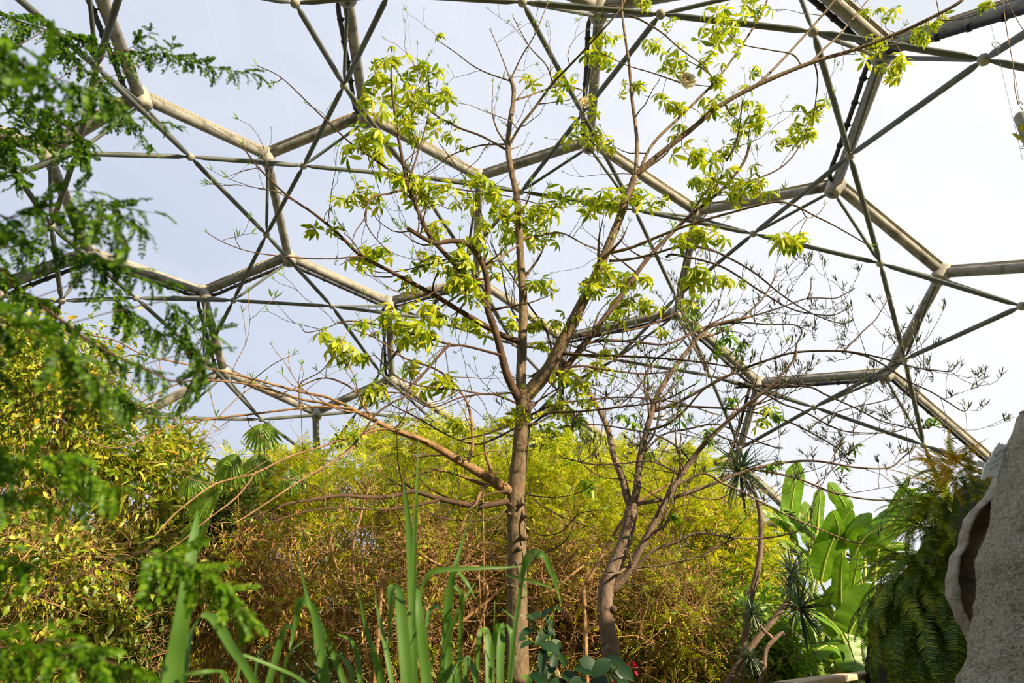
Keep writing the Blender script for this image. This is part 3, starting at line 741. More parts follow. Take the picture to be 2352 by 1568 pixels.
 ('low_bough', 4, 2, -.3, [(1215, 1115), (1230, 1150), (1300, 1190), (1370, 1215), (1400, 1235)], 0),
 ('low_bough', 4, 2, -.4, [(1212, 1136), (1270, 1142), (1330, 1132), (1360, 1112)], 0),
 ('low_bough', 4, 2, -.6, [(1196, 1160), (1208, 1200), (1240, 1228), (1290, 1220), (1330, 1180), (1385, 1170)], 0),
 ('low_bough', 4, 2, -.6, [(1214, 1285), (1260, 1265), (1300, 1240), (1320, 1190), (1318, 1150)], 0),
 ('mid_boughs', 6, 3, .8, [(1206, 960), (1270, 930), (1350, 918), (1450, 912), (1560, 925), (1640, 950)], 3),
 ('mid_boughs', 6, 3, -.9, [(1208, 985), (1260, 950), (1330, 945), (1420, 935), (1520, 920), (1600, 880)], 3),
 ('mid_boughs', 5, 3, .9, [(1190, 980), (1130, 1010), (1090, 1020), (1030, 1000), (960, 960), (900, 930)], 2),
 ('mid_boughs', 5, 3, -.7, [(1196, 930), (1130, 905), (1060, 912), (990, 935), (930, 905), (880, 900)], 2),
 ('mid_boughs', 5, 2.5, -.6, [(1198, 900), (1120, 905), (1050, 895), (990, 890), (920, 870), (860, 815)], 2),
 ('mid_boughs', 5, 2.5, .6, [(1210, 940), (1260, 905), (1310, 880), (1360, 890), (1410, 920)], 2),
 ('mid_boughs', 6, 3, 1.2, [(1204, 760), (1170, 700), (1160, 660), (1150, 610), (1130, 560)], 2),
 ('mid_boughs', 6, 3, .6, [(1222, 865), (1265, 825), (1255, 760), (1215, 700), (1180, 640), (1150, 600)], 1),
]
tips1 = []
for part, w0, w1, sp, pts, tw in B1:
    P3, R = T1.add(part, pts, w0, w1, sp)
    if tw: tips1 += T1.grow(part, P3, R, tw * (3 if part in ('mid_boughs', 'second_right_limb') else 2), (0.3, 1.0), up=0.35)
    tips1.append((P3[-1], unit(P3[-1] - P3[-3])))
tk = T1.build('trunk', M['bark'], main_tree)
for mbk in knots: mbk.build('knot', M['bark'], tk)
LIMBL = {'leader': 'straight central leader', 'low_bough': 'dark horizontal lower bough'}
for nm in ('leader', 'right_limb', 'second_right_limb', 'left_limb', 'upper_left_limb', 'lower_left_limb', 'low_bough', 'mid_boughs'):
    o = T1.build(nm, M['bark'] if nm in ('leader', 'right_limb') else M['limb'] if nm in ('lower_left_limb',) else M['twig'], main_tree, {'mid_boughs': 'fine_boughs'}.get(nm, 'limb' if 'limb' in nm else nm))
# palmate leaf clusters: px, py, radius, number
CL = [(870,140,28,6),(905,130,25,5),(955,145,40,7),(1000,195,38,7),(880,185,40,9),(925,225,45,10),(975,225,35,7),(1030,205,12,2),(850,230,26,6),(985,265,50,10),(1040,275,25,4),
 (850,300,45,8),(835,340,45,8),(865,350,20,4),(925,260,30,5),(960,300,28,6),(1030,310,10,2),(1005,80,10,2),(1060,330,16,3),(900,395,30,6),(940,420,48,12),(985,440,40,8),(1020,430,30,6),(830,440,30,6),(795,460,18,3),
 (870,455,15,3),(1100,415,35,8),(1075,450,30,6),(1130,440,30,6),(1160,480,50,13),(1200,500,50,14),(1240,480,50,12),(1290,440,40,8),(1340,460,38,8),(1250,540,40,8),(1180,530,40,7),(1120,520,25,5),(1010,520,28,5),
 (1090,560,30,5),(1380,110,36,9),(1390,85,20,4),(1415,85,10,2),(1215,185,16,4),(1290,180,30,6),(1375,135,20,4),(1330,290,40,9),(1370,320,35,8),(1355,225,10,2),(1455,195,28,6),(1500,110,30,5),(1540,140,35,7),(1560,110,20,3),
 (1545,50,15,3),(1470,15,25,5),(1430,450,55,12),(1400,460,30,6),(1455,430,25,5),(1520,460,16,4),(1550,240,24,6),(1520,220,18,3),(1555,305,22,5),(1570,170,18,3),(1650,60,50,11),(1680,80,35,7),(1700,20,40,8),(1740,15,30,5),
 (1620,130,25,5),(1650,165,20,4),(1640,230,26,5),(1690,235,45,9),(1720,270,35,7),(1745,290,22,4),(1690,310,28,5),(1600,355,42,9),(1660,350,30,6),(1710,400,45,9),(1640,400,45,10),(1600,420,35,7),(1690,440,35,8),(1740,440,25,5),(1765,440,14,3),
 (1620,455,25,4),(1840,290,38,9),(1800,320,28,6),(1860,260,28,6),(1890,235,22,4),(1850,310,22,5),(1735,165,12,2),(1790,545,35,8),(1830,545,18,4),(1600,530,35,8),(1640,550,20,3),(1600,625,35,8),(1650,640,30,6),(1710,645,15,3),
 (1400,645,45,10),(1370,660,28,5),(1440,630,35,7),(1440,690,35,8),(1480,690,28,6),(1400,610,20,3),(1350,650,20,3),(2040,30,20,4),(2000,100,26,6),(2115,80,30,7),(2140,60,16,3),(2065,145,28,6),(2020,160,12,2),(2050,170,14,2),(2270,8,20,4),(1990,25,8,2),(2170,25,10,2),
 (850,590,38,9),(880,570,25,5),(960,600,35,7),(930,640,20,4),(1000,600,25,5),(1050,590,35,8),(1070,640,30,7),(1100,680,28,6),(1130,620,26,5),(1050,620,25,5),(940,740,40,9),(985,730,35,8),(900,720,25,5),(1010,720,20,4),(1040,650,22,4),
 (790,800,30,7),(830,815,24,5),(770,790,14,3),(950,780,35,8),(985,765,18,4),(925,790,18,3),(940,840,22,4),(870,890,28,6),(845,910,20,4),(995,875,35,7),(1015,860,16,3),(1070,730,26,5),(1100,750,25,5),(1050,740,18,3),
 (1250,640,22,5),(1255,660,15,3),(1180,610,25,5),(1230,740,28,5),(1180,740,26,5),(1280,740,24,4),(1240,790,22,4),(1310,730,15,3),(1190,945,22,5),(1170,960,24,5),(1050,970,25,5),(1290,930,30,6),(1350,920,26,5),(1340,880,20,4),
 (1370,840,25,5),(1300,850,25,4),(1400,800,18,3),(720,520,14,3),(765,520,10,2),(780,460,10,2),(1580,690,22,5),(1520,760,22,4),(1750,960,24,4),(1420,720,25,5),(1480,640,20,4),(1560,550,22,4),(1470,460,16,3),(1500,470,18,3),
 (780,1010,16,3),(820,995,18,4),(740,760,8,2),(830,740,14,3),(860,760,10,2)]
Tpos, Tdir, Ttype, pet, Tsz = [], [], [], [], []
for (cx, cy, r, n) in CL:
    nd, dist = T1.near(cx, cy)
    Yc = nd[2] + random.uniform(-0.25, 0.25)
    base = at(nd[0], nd[1], nd[2]); c = at(cx, cy + r * 0.35, Yc)
    if dist > 6: pet.append((smooth([base, (base + c) / 2 + rng.normal(size=3) * 0.03 * min(1, dist / 60), c], 5), 0.0042, 0.0026))
    n = int(round(n * 1.15))
    for _ in range(n):
        o = rng.normal(size=3); o = o / np.linalg.norm(o) * px2m(r, c) * random.uniform(0.45, 1.35)
        o[2] = abs(o[2]) * 0.8 + o[2] * .4
        p = c + o; Tpos.append(p); Tsz.append(1.15 if r >= 35 else .95); Ttype.append(random.randrange(4))
        out = unit(o + np.array([0, 0, 0.05])); Tdir.append(unit(np.array([out[0], out[1], 0]) * 0.8 + np.array([rng.normal() * .45, rng.normal() * .45 - 0.15, 0.8])))
        pet.append((smooth([c, (c + p) / 2 + np.array([0, 0, 0.02]), p], 2), 0.0018, 0.0012))
Tpos, Tdir, Ttype = np.array(Tpos), np.array(Tdir), np.array(Ttype)
mbl = MB()
for k in range(4):
    s = Ttype == k; d = Tdir[s]; m = s.sum()
    # template's normal is +z: build frames whose third column is Tdir
    a = unit(np.cross(d, rng.normal(size=(m, 3)))); b = np.cross(d, a)
    scatter(mbl, PALMATE[k], np.stack([a, b, d], -1), Tpos[s], rng.uniform(0.16, 0.29, m) * np.array(Tsz)[s])
fol = mbl.build('foliage', M['palmate'], main_tree)
mbp = MB()
for P, r0, r1 in pet: tube(mbp, P, np.linspace(r0, r1, len(P)), 4, caps=False)
tag(mbp.build('leaf_stalks', M['twig'], fol), kind='stuff')
# tufts of bare young shoots at twig ends
mbb = MB(); k = len(tips1); P = np.array([t[0] for t in tips1]); D = np.array([t[1] for t in tips1])
for v in range(3):
    s = np.arange(k) % 3 == v
    scatter(mbb, BUD[v], frames(unit(D[s] + np.array([0, 0, .5])), roll=rng.uniform(0, 6, s.sum())), P[s], rng.uniform(0.05, 0.11, s.sum()))
mbb.build('shoot_tips', M['fresh'], main_tree)
# cream flowers hanging from their stalks
def flower(px, py, r, hang):
    Y = T1.near(px, py)[0][2] - 0.1; c = at(px, py, Y); rr = px2m(r, c); mb = MB(); ms = MB()
    for ring, (n, tilt, sc_) in enumerate(((8, 1.1, 1.0), (8, 0.9, 0.85), (7, 0.7, 0.6))):
        for i in range(n):
            a = 2 * math.pi * (i + ring * .4) / n + random.uniform(-.2, .2); rl = random.uniform(.78, 1.2)
            seg, cw = 6, 7; v = []
            for s in range(seg + 1):
                f = s / seg
                for w in range(cw):
                    u = w / (cw - 1) * 2 - 1
                    width = 0.55 * math.sin(math.pi * (0.12 + 0.72 * f)) * rr * sc_
                    ruffle = math.sin(u * 9 + i * 2 + ring) * 0.13 * rr * f * f + math.cos(f * 8 + u * 5 + i) * 0.035 * rr
                    v.append((f * rr * sc_ * rl, u * width, f * f * rr * 0.22 + ruffle))
            q = [(s * cw + w, s * cw + w + 1, (s + 1) * cw + w + 1, (s + 1) * cw + w) for s in range(seg) for w in range(cw - 1)]
            vv = np.array(v) @ (rotz(a) @ roty(-(math.pi / 2 - tilt * 1.35))).T
            # flower faces down and to the viewer
            axis = unit(np.array([.3, -0.93, -0.05])); a1 = unit(np.cross(axis, [1, 0, 0.1])); b1 = np.cross(axis, a1)
            mb.add(c + vv @ np.stack([a1, b1, axis]), q)
    axis = unit(np.array([.3, -0.93, -0.05])); a1 = unit(np.cross(axis, [1, 0, 0.1])); b1 = np.cross(axis, a1)
    for i in range(26):
        t = random.uniform(0, 6.3); q = random.uniform(0.02, .2) * rr
        p = c + axis * rr * random.uniform(.15, .35) + (a1 * math.cos(t) + b1 * math.sin(t)) * q * 1.2
        tube(ms, [c, p], 0.0022, 4); ball(ms, p, 0.0055, 6)
    f = mb.build('flower', M['petal'], main_tree); f['label'] = 'ruffled cream flower with yellow heart'
    ms.build('stamens', M['stamen'], f)
    me = MB(); hp = at(hang[0], hang[1], Y + 0.1)
    tube(me, smooth([hp, (hp + c) / 2 + np.array([0.01, 0, 0]), c + np.array([0, 0.02, .3 * rr])], 4), 0.0026, 5)
    for s in (-1, 1):
        scatter(me, strip(1, .5, 4, .2, -.1, 'oval'), frames(np.array([[.55 * s, .1, .85]])), [c + np.array([s * rr * .25, 0.02, rr * .25])], rr * .95)
    me.build('sepals', M['midrib'], f)
flower(1575, 188, 23, (1585, 150)); flower(1341, 237, 15, (1345, 205))

# ---- second, more slender tree with pinkish bark
T2 = Tree(); Y2 = 7.6
P3, R = T2.add('trunk', [(1408, 1568), (1404, 1520), (1402, 1490), (1394, 1440), (1389, 1400), (1392, 1360), (1402, 1320), (1418, 1285), (1434, 1245), (1444, 1205), (1450, 1170)], 42, 30, 0, Y2, knot=0.06)
R[:] = R * np.interp(np.linspace(0, 1, len(R)), [0, .12, .18, .28, 1], [1, 1, 1.15, 1, 1])
base2 = P3[0]; taper_to_ground(T2, 'trunk', P3[0], R[0], Y2)
second_tree = empty('bare_branched_tree', (base2[0], Y2, 0), 'slender crooked pinkish-brown tree with mostly bare upturned twigs beside the pale trunk', 'tree')
B2 = [
 ('fork', 20, 7, .3, [(1450, 1172), (1440, 1140), (1430, 1100), (1414, 1060), (1404, 1020), (1396, 985), (1379, 947), (1355, 905), (1331, 875), (1310, 850), (1285, 810)], 4),
 ('fork', 4, 2, .6, [(1379, 947), (1400, 940), (1430, 925), (1470, 885), (1500, 840), (1540, 800)], 3),
 ('fork', 20, 6, -.2, [(1452, 1170), (1463, 1120), (1469, 1060), (1482, 1000), (1496, 950), (1507, 916), (1535, 865), (1579, 806), (1604, 775), (1638, 747), (1724, 727)], 6),
 ('fork', 6, 3, .4, [(1604, 775), (1660, 760), (1738, 700), (1765, 665), (1786, 623)], 3),
 ('fork', 7, 3, -.5, [(1482, 990), (1530, 975), (1570, 945), (1610, 900), (1650, 870), (1690, 854)], 4),
 ('side_stem', 20, 5, -.6, [(1398, 1355), (1410, 1350), (1440, 1318), (1465, 1270), (1500, 1205), (1540, 1130), (1586, 1060), (1621, 1016), (1690, 950), (1759, 895), (1821, 830), (1829, 800)], 6),
 ('side_stem', 10, 3, -.5, [(1452, 1158), (1470, 1156), (1530, 1145), (1580, 1132), (1655, 1104), (1731, 1076), (1810, 1061), (1879, 1059), (1965, 1073), (2041, 1074), (2075, 1049), (2100, 1028)], 5),
 ('side_stem', 6, 3, -.3, [(1735, 1078), (1827, 1097), (1914, 1131), (2000, 1147), (2080, 1146), (2110, 1138)], 3),
 ('side_stem', 6, 3, -.4, [(1545, 1120), (1614, 1087), (1660, 1110), (1707, 1131), (1793, 1176), (1862, 1207), (1948, 1241), (1982, 1248)], 3),
 ('side_stem', 7, 3, -.5, [(1462, 1300), (1500, 1265), (1552, 1245), (1604, 1224), (1690, 1235), (1759, 1235), (1827, 1221), (1858, 1200), (1869, 1166)], 3),
 ('side_stem', 5, 3, -.3, [(1414, 1331), (1455, 1307), (1520, 1298), (1580, 1286), (1621, 1269), (1690, 1235)], 2),
 ('crown', 8, 3, -.5, [(1500, 945), (1552, 926), (1620, 890), (1690, 854), (1760, 828), (1827, 809), (1931, 806), (2017, 820), (2103, 844), (2150, 850), (2182, 852), (2200, 835)], 5),
 ('crown', 5, 2.5, .2, [(1940, 806), (1990, 818), (2034, 840), (2080, 872), (2137, 899), (2180, 925), (2213, 944), (2230, 930)], 3),
 ('crown', 4, 2, .2, [(2120, 846), (2140, 855), (2143, 872)], 1),
 ('crown', 6, 2.5, .4, [(1690, 890), (1759, 885), (1855, 888), (1896, 906), (1965, 937), (2020, 965), (2069, 978), (2110, 985), (2145, 975)], 4),
 ('crown', 6, 3, -.3, [(1500, 940), (1552, 933), (1620, 935), (1690, 940), (1770, 955), (1827, 975), (1896, 1012), (1930, 1035), (1955, 1065)], 4),
 ('crown', 5, 2.5, .4, [(1700, 880), (1759, 906), (1800, 928), (1845, 944), (1914, 981), (1965, 993), (2051, 992), (2103, 971)], 4),
 ('crown', 4, 2, .2, [(1860, 985), (1900, 955), (1960, 935), (2010, 925), (2060, 912)], 3),
 ('crown', 6, 2.5, .5, [(1530, 590), (1552, 585), (1655, 611), (1741, 665), (1810, 706), (1862, 720), (1914, 723), (1951, 706)], 3),
 ('crown', 6, 2.5, .6, [(1552, 568), (1600, 568), (1638, 575), (1724, 620), (1793, 675), (1845, 709), (1896, 733), (1938, 744)], 3),
 ('crown', 5, 2.5, .2, [(1645, 747), (1724, 727), (1793, 706), (1855, 685), (1914, 685), (1935, 678), (1958, 665)], 3),
 ('crown', 4, 2, .3, [(1938, 806), (1982, 761), (2010, 735), (2024, 713), (2041, 685)], 1),
 ('crown', 4, 2, .3, [(1855, 685), (1862, 665), (1863, 640)], 0),
 ('crown', 5, 3, .4, [(1640, 747), (1700, 740), (1760, 745), (1820, 745), (1842, 760), (1830, 790), (1822, 830)], 3),
 ('crown', 5, 3, -.5, [(1586, 1060), (1560, 1030), (1510, 1000), (1440, 985), (1370, 975), (1300, 980)], 4),
 ('crown', 5, 3, -.6, [(1560, 1090), (1500, 1060), (1430, 1064), (1360, 1066), (1290, 1050)], 3),
 ('crown', 4, 2, -.6, [(1520, 1150), (1450, 1105), (1380, 1095), (1330, 1060)], 2),
 ('crown', 5, 3, .6, [(1470, 1050), (1520, 1000), (1580, 985), (1650, 975), (1730, 1010), (1790, 1030)], 4),
 ('crown', 5, 3, .6, [(1500, 930), (1480, 880), (1500, 830), (1560, 790), (1600, 740), (1640, 690)], 4),
]
tips2 = []
for part, w0, w1, sp, pts, tw in B2:
    P3, R = T2.add(part, pts, w0, w1, sp, Y0=(Y2 if (part == 'crown' and pts[0][1] < 800) else None))
    if tw: tips2 += T2.grow(part, P3, R, int(tw * 2.3), (0.3, 1.0), up=0.55, order=2)
    tips2.append((P3[-1], unit(P3[-1] - P3[-3])))
tk2 = T2.build('trunk', M['bark2'], second_tree)
for (x, y, s) in ((1414, 1500, 1.8), (1397, 1487, 1.0), (1408, 1490, .9), (1377, 1410, 1.0), (1409, 1398, 1.2), (1384, 1478, .7)):
    c = at(x, y, Y2 - 0.09 + abs(x - 1398) * 0.0025); mbk = MB(); ball(mbk, c, 0.03 * s, 12); mbk.build('knot', M['bark2'], tk2)
T2.build('fork', M['bark2'], second_tree); T2.build('side_stem', M['bark2'], second_tree, 'side_stem'); T2.build('crown', M['twig2'], second_tree, 'crown_twigs')
mbb = MB(); k = len(tips2); P = np.array([t[0] for t in tips2]); D = np.array([t[1] for t in tips2])
for rep in range(2):
    for v in range(3):
        s = (np.arange(k) + rep) % 3 == v
        scatter(mbb, BUD[v], frames(unit(D[s] + np.array([0, 0, .7]) + rng.normal(size=(s.sum(), 3)) * .3), roll=rng.uniform(0, 6, s.sum())), P[s] - D[s] * 0.06 * rep, rng.uniform(0.06, 0.12, s.sum()))
mbb.build('shoot_tips', M['bud'], second_tree)
CL2 = [(1670, 765, 30, 5), (1700, 800, 25, 4), (1640, 800, 25, 4), (1590, 700, 30, 6), (1600, 730, 24, 4), (1780, 950, 26, 5), (1680, 920, 22, 4), (1490, 1040, 24, 5), (1440, 960, 22, 4), (1560, 1050, 26, 5), (1620, 1000, 16, 3), (1780, 1060, 16, 3), (1560, 950, 24, 4), (2140, 965, 22, 4), (1960, 1030, 14, 3), (1350, 1110, 18, 4), (2090, 1120, 20, 5), (1930, 1070, 12, 2), (1540, 1180, 14, 3), (1330, 965, 20, 4)]
mbl = MB(); mbp = MB()
for (cx, cy, r, n) in CL2:
    nd, dist = T2.near(cx, cy); c = at(cx, cy, nd[2]); b = at(nd[0], nd[1], nd[2])
    if dist > 6: tube(mbp, smooth([b, (b + c) / 2 + rng.normal(size=3) * .02, c], 4), 0.003, 4)
    for _ in range(n):
        o = unit(rng.normal(size=3)) * px2m(r, c) * random.uniform(.3, 1); p = c + o
        tube(mbp, [c, p], 0.0014, 4)
        d = unit(np.array([[o[0], o[1], 0]]) * .6 + rng.normal(size=(1, 3)) * .3 + np.array([[0, 0, 1.0]])); a = unit(np.cross(d, rng.normal(size=(1, 3)))); b2 = np.cross(d, a)
        scatter(mbl, PALMATE[random.randrange(4)], np.stack([a, b2, d], -1), [p], random.uniform(.16, .26))
fol = mbl.build('foliage', M['fresh'], second_tree); tag(mbp.build('leaf_stalks', M['twig2'], fol), kind='stuff')

# ================================================================ background trees, shrubs and palms
def curve3(a, b, sag, m=8, j=0.05):
    t = np.linspace(0, 1, m)[:, None]; a = np.asarray(a); b = np.asarray(b); L = np.linalg.norm(b - a)
    P = a + (b - a) * t + np.array(sag) * (t * (1 - t)) * 4 * L
    P[1:-1] += rng.normal(size=(m - 2, 3)) * j * L / m
    return smooth(P, 3)
def thicket(name, label, cx, cy, Y, rx, ry, rd, cat='shrub', group=None, clumps=40, leaves=(), pods=0, podr=(0.0, 1.0), stems=7, twigs=300, twig_mat='tan', stem_mat='tan', seed=1, twlen=(0.25, 0.7), root_dx=0.0, ytop=None, twig_low=0.0, stem_r=0.022):
    """one shrub or tree crown: stems from the ground, tangled twigs, leaf sprays in clumps, hanging dry pods"""
    global rng
    rng = np.random.default_rng(seed); random.seed(seed)
    c = at(cx, cy, Y); RX, RZ = px2m(rx, c), px2m(ry, c)
    root = np.array([c[0] + root_dx, Y, 0.0])
    e = empty(name, root, label, cat, group)
    ax = np.array([RX, rd, RZ])
    cl = unit(rng.normal(size=(clumps, 3))) * (rng.uniform(0.15, 1, (clumps, 1)) ** 0.45) * ax + c
    mb = MB(); sts = []
    for i in range(stems):
        tgt = cl[i % clumps]; b = root + np.array([rng.normal() * RX * .12, rng.normal() * .15, 0])
        P = curve3(b, tgt, (rng.normal() * .08, 0, rng.uniform(-.02, .1)), 8, .25)
        tube(mb, P, np.linspace(stem_r * rng.uniform(.7, 1.3), 0.007, len(P)), 7); sts.append(P)
    for i in range(len(cl)):                      # boughs to each clump
        st = sts[rng.integers(len(sts))]; a = st[rng.integers(len(st) // 3, len(st))]
        P = curve3(a, cl[i], (0, 0, .06), 6, .3); tube(mb, P, np.linspace(0.011, 0.004, len(P)), 5)
    mb.build('stems', M[stem_mat], e)
    if twigs:
        mb = MB()
        for i in range(twigs):
            a = cl[rng.integers(clumps)] + rng.normal(size=3) * ax * 0.16
            if twig_low: a[2] -= abs(rng.normal()) * RZ * twig_low
            d = unit(rng.normal(size=3) * np.array([1, .6, .7])); L = rng.uniform(*twlen)
            P = smooth([a, a + d * L * .35 + rng.normal(size=3) * .05 * L, a + d * L * .7 + rng.normal(size=3) * .09 * L, a + d * L + rng.normal(size=3) * .12 * L], 2)
            tube(mb, P, np.linspace(rng.uniform(.003, .008), .0018, len(P)), 4, caps=False)
        tag(mb.build('twigs', M[twig_mat], e), kind='stuff')
    for (tpls, mt, n, smin, smax, spread, zb, asp) in leaves:
        mb = MB()
        for k, tp in enumerate(tpls):
            m = n // len(tpls)
            idx = rng.integers(clumps, size=m); p = cl[idx] + rng.normal(size=(m, 3)) * ax * spread
            out = unit(p - c); d = unit(out * .6 + rng.normal(size=(m, 3)) * .7 + np.array([0, 0, zb]))
            scatter(mb, tp, frames(d, roll=rng.normal(size=m) * .7), p, rng.uniform(smin, smax, m), rng.uniform(*asp, m))
        o = mb.build('foliage', M[mt], e)
    if pods:
        mb = MB(); m = pods; idx = rng.integers(clumps, size=m)
        p = cl[idx] + rng.normal(size=(m, 3)) * ax * 0.20
        z = (p[:, 2] - c[2]) / RZ; keep = (z > podr[0] * 2 - 1) & (z < podr[1] * 2 - 1); p = p[keep]; m = len(p)
        d = unit(rng.normal(size=(m, 3)) * .4 + np.array([0, 0, -1]))
        scatter(mb, POD[0], frames(d, up=rng.normal(size=(m, 3))), p, rng.uniform(0.05, 0.11, m), rng.uniform(.6, 1.2, m))
        mb.build('seed_pods', M['pod'], e)
    return e
A1 = (0.8, 1.2)
FE = lambda n, a=.22, b=.42, sp=.17: (SPRAY, 'feather', n, a, b, sp, 0.0, A1)
# the feathery thicket behind the trees
G = 'feathery shrubs behind the two trees'
thicket('feathery_shrub', 'feathery yellow-green shrub full of dry brown pods, between fan palm and pale trunk', 870, 1240, 10.5, 190, 190, 1.5, group=G, clumps=70, leaves=[FE(2300)], pods=5200, podr=(.0, .85), twigs=700, seed=3, stems=9)
thicket('feathery_shrub', 'bright feathery shrub right behind the pale trunk, its crown the tallest of the thicket', 1090, 1215, 11.2, 170, 190, 1.4, group=G, clumps=70, leaves=[FE(3300)], pods=1500, podr=(0, .7), twigs=500, seed=4, stems=8)
thicket('feathery_shrub', 'feathery shrub with bright top and tangled brown base between the pale and pinkish trunks', 1310, 1230, 10.8, 170, 190, 1.4, group=G, clumps=70, leaves=[FE(3300)], pods=2200, podr=(0, .6), twigs=700, seed=5, stems=8)
thicket('feathery_shrub', 'feathery shrub hung with dark brown pods, between pinkish trunk and banana clump', 1560, 1260, 10.9, 190, 170, 1.4, group=G, clumps=70, leaves=[FE(2600)], pods=3800, podr=(.1, .8), twigs=600, seed=6, stems=9)
G = 'brown tangled shrubs below the feathery crowns'
thicket('tangled_shrub', 'dried brown tangled shrub behind the grasses, under the fan palms', 640, 1370, 9.6, 190, 170, 1.1, group=G, clumps=60, leaves=[FE(700, .15, .3), (OVAL, 'broad', 1500, .05, .09, .18, 0, A1)], pods=7500, podr=(0, 1), twigs=1300, seed=7, stems=12)
thicket('tangled_shrub', 'brown twiggy shrub standing just left of the pale trunk base', 990, 1410, 9.4, 200, 180, 1.0, group=G, clumps=60, leaves=[FE(900, .15, .3), (OVAL, 'midgreen', 1800, .04, .07, .2, 0, A1)], pods=3600, podr=(0, 1), twigs=2300, seed=8, stems=14, twlen=(.3, .9))
thicket('tangled_shrub', 'dense tangle of thin twigs and small leaves between the two trunk bases', 1300, 1420, 9.5, 150, 170, 1.0, group=G, clumps=60, leaves=[FE(1100, .15, .3), (OVAL, 'feather', 2200, .03, .06, .2, 0, A1)], pods=2400, podr=(0, 1), twigs=2600, seed=9, stems=12, twlen=(.3, .9))
thicket('tangled_shrub', 'olive tangle of slanting twigs right of the pinkish trunk', 1540, 1440, 9.2, 140, 150, .9, group=G, clumps=60, leaves=[FE(1300, .18, .34), (OVAL, 'fresh', 2600, .04, .08, .2, 0, A1)], pods=2000, podr=(0.2, 1), twigs=2200, seed=10, stems=12, twlen=(.3, .9))
thicket('leafy_bush', 'bright green leafy bush below the spiky rosettes', 1700, 1490, 9.6, 150, 150, .9, clumps=60, leaves=[(OVAL, 'fresh', 5200, .07, .15, .18, -.2, A1)], twigs=300, seed=11, stems=8)
thicket('feathery_shrub', 'low feathery shrub left of the banana clump', 1690, 1300, 10.4, 90, 120, .8, clumps=40, leaves=[FE(1100), (OVAL, 'fresh', 1500, .06, .12, .18, -.2, A1)], pods=700, twigs=200, seed=12, stems=5)
# left-hand trees
BR = lambda n, a=.07, b=.13, sp=.14, m='broad': (OVAL, m, n, a, b, sp, -.45, A1)
thicket('broad_leaved_tree', 'tall leafy tree with yellowing oval leaves, standing at the picture\'s left edge', 90, 960, 8.8, 150, 300, 1.1, 'tree', clumps=95, leaves=[BR(9500)], twigs=500, seed=13, stems=5, stem_r=.05, root_dx=-.1)
thicket('broad_leaved_tree', 'leafy tree with long glossy leaf whorls and some orange leaves, left of the fan palms', 350, 1150, 9.4, 125, 190, .9, 'tree', clumps=60, leaves=[(LANCE, 'broad', 3600, .13, .22, .13, -.25, A1)], twigs=160, seed=14, stems=4, stem_r=.03)
thicket('broad_leaved_tree', 'bushy tree with sunlit leaves and pale tangled twigs in the lower left corner', 130, 1360, 8.6, 200, 190, 1.0, 'tree', clumps=70, leaves=[BR(6500)], twigs=1500, seed=15, stems=7, twlen=(.3, .8), stem_r=.035)
thicket('broad_leaved_tree', 'small green tree between the sunlit bushy tree and the brown thicket', 330, 1390, 9.0, 110, 170, .8, 'tree', clumps=50, leaves=[BR(3300, m='midgreen')], twigs=500, seed=16, stems=5)
thicket('broad_leaved_tree', 'dark green shrubby tree under the fan palm fronds', 520, 1220, 10.2, 110, 110, .8, 'tree', clumps=50, leaves=[BR(3800, .08, .14, .17, 'midgreen'), (LANCE, 'broad', 900, .1, .2, .15, -.2, A1)], twigs=200, seed=17, stems=5)
thicket('broad_leaved_tree', 'glossy dark green tree rising behind the pale trunk', 1270, 1050, 13.0, 80, 90, .7, 'tree', clumps=34, leaves=[BR(1500, .13, .2, .2, 'midgreen')], twigs=60, seed=18, stems=3)
thicket('feathery_shrub', 'loose lime-green feathery tree around the fan palm fronds', 640, 1130, 11.2, 120, 90, .9, clumps=40, leaves=[FE(1500)], pods=900, twigs=200, seed=19, stems=4)
thicket('feathery_shrub', 'sparse feathery tree with dark hanging pods behind the low left branch', 970, 1030, 12.0, 150, 60, .8, clumps=34, leaves=[FE(900)], pods=900, twigs=120, seed=20, stems=4)
thicket('feathery_shrub', 'thin feathery crown left of the spiky rosette, behind the pinkish tree', 1460, 1090, 12.2, 180, 80, .8, clumps=40, leaves=[FE(1500)], pods=500, twigs=120, seed=21, stems=4)
G = 'low dark hedge at the far edge of the dome'
HL = ['low dark bush behind the bushy tree in the lower left corner', 'low dark bush behind the folded grass blade', 'low dark bush behind the base of the pale trunk', 'low dark bush behind the crimson flowers',
      'low dark bush behind the banana plants', 'low dark bush behind the fern bank']
for i, (x, y, w) in enumerate(((120, 1520, 260), (600, 1530, 300), (1100, 1530, 300), (1560, 1530, 280), (2000, 1490, 280), (2400, 1480, 260))):
    thicket('hedge_bush', HL[i], x, y - 20, 15.5, w, 75, 1.0, group=G, clumps=50, leaves=[(OVAL, 'midgreen', 3600, .12, .22, .2, 0, A1)], twigs=0, seed=30 + i, stems=5)

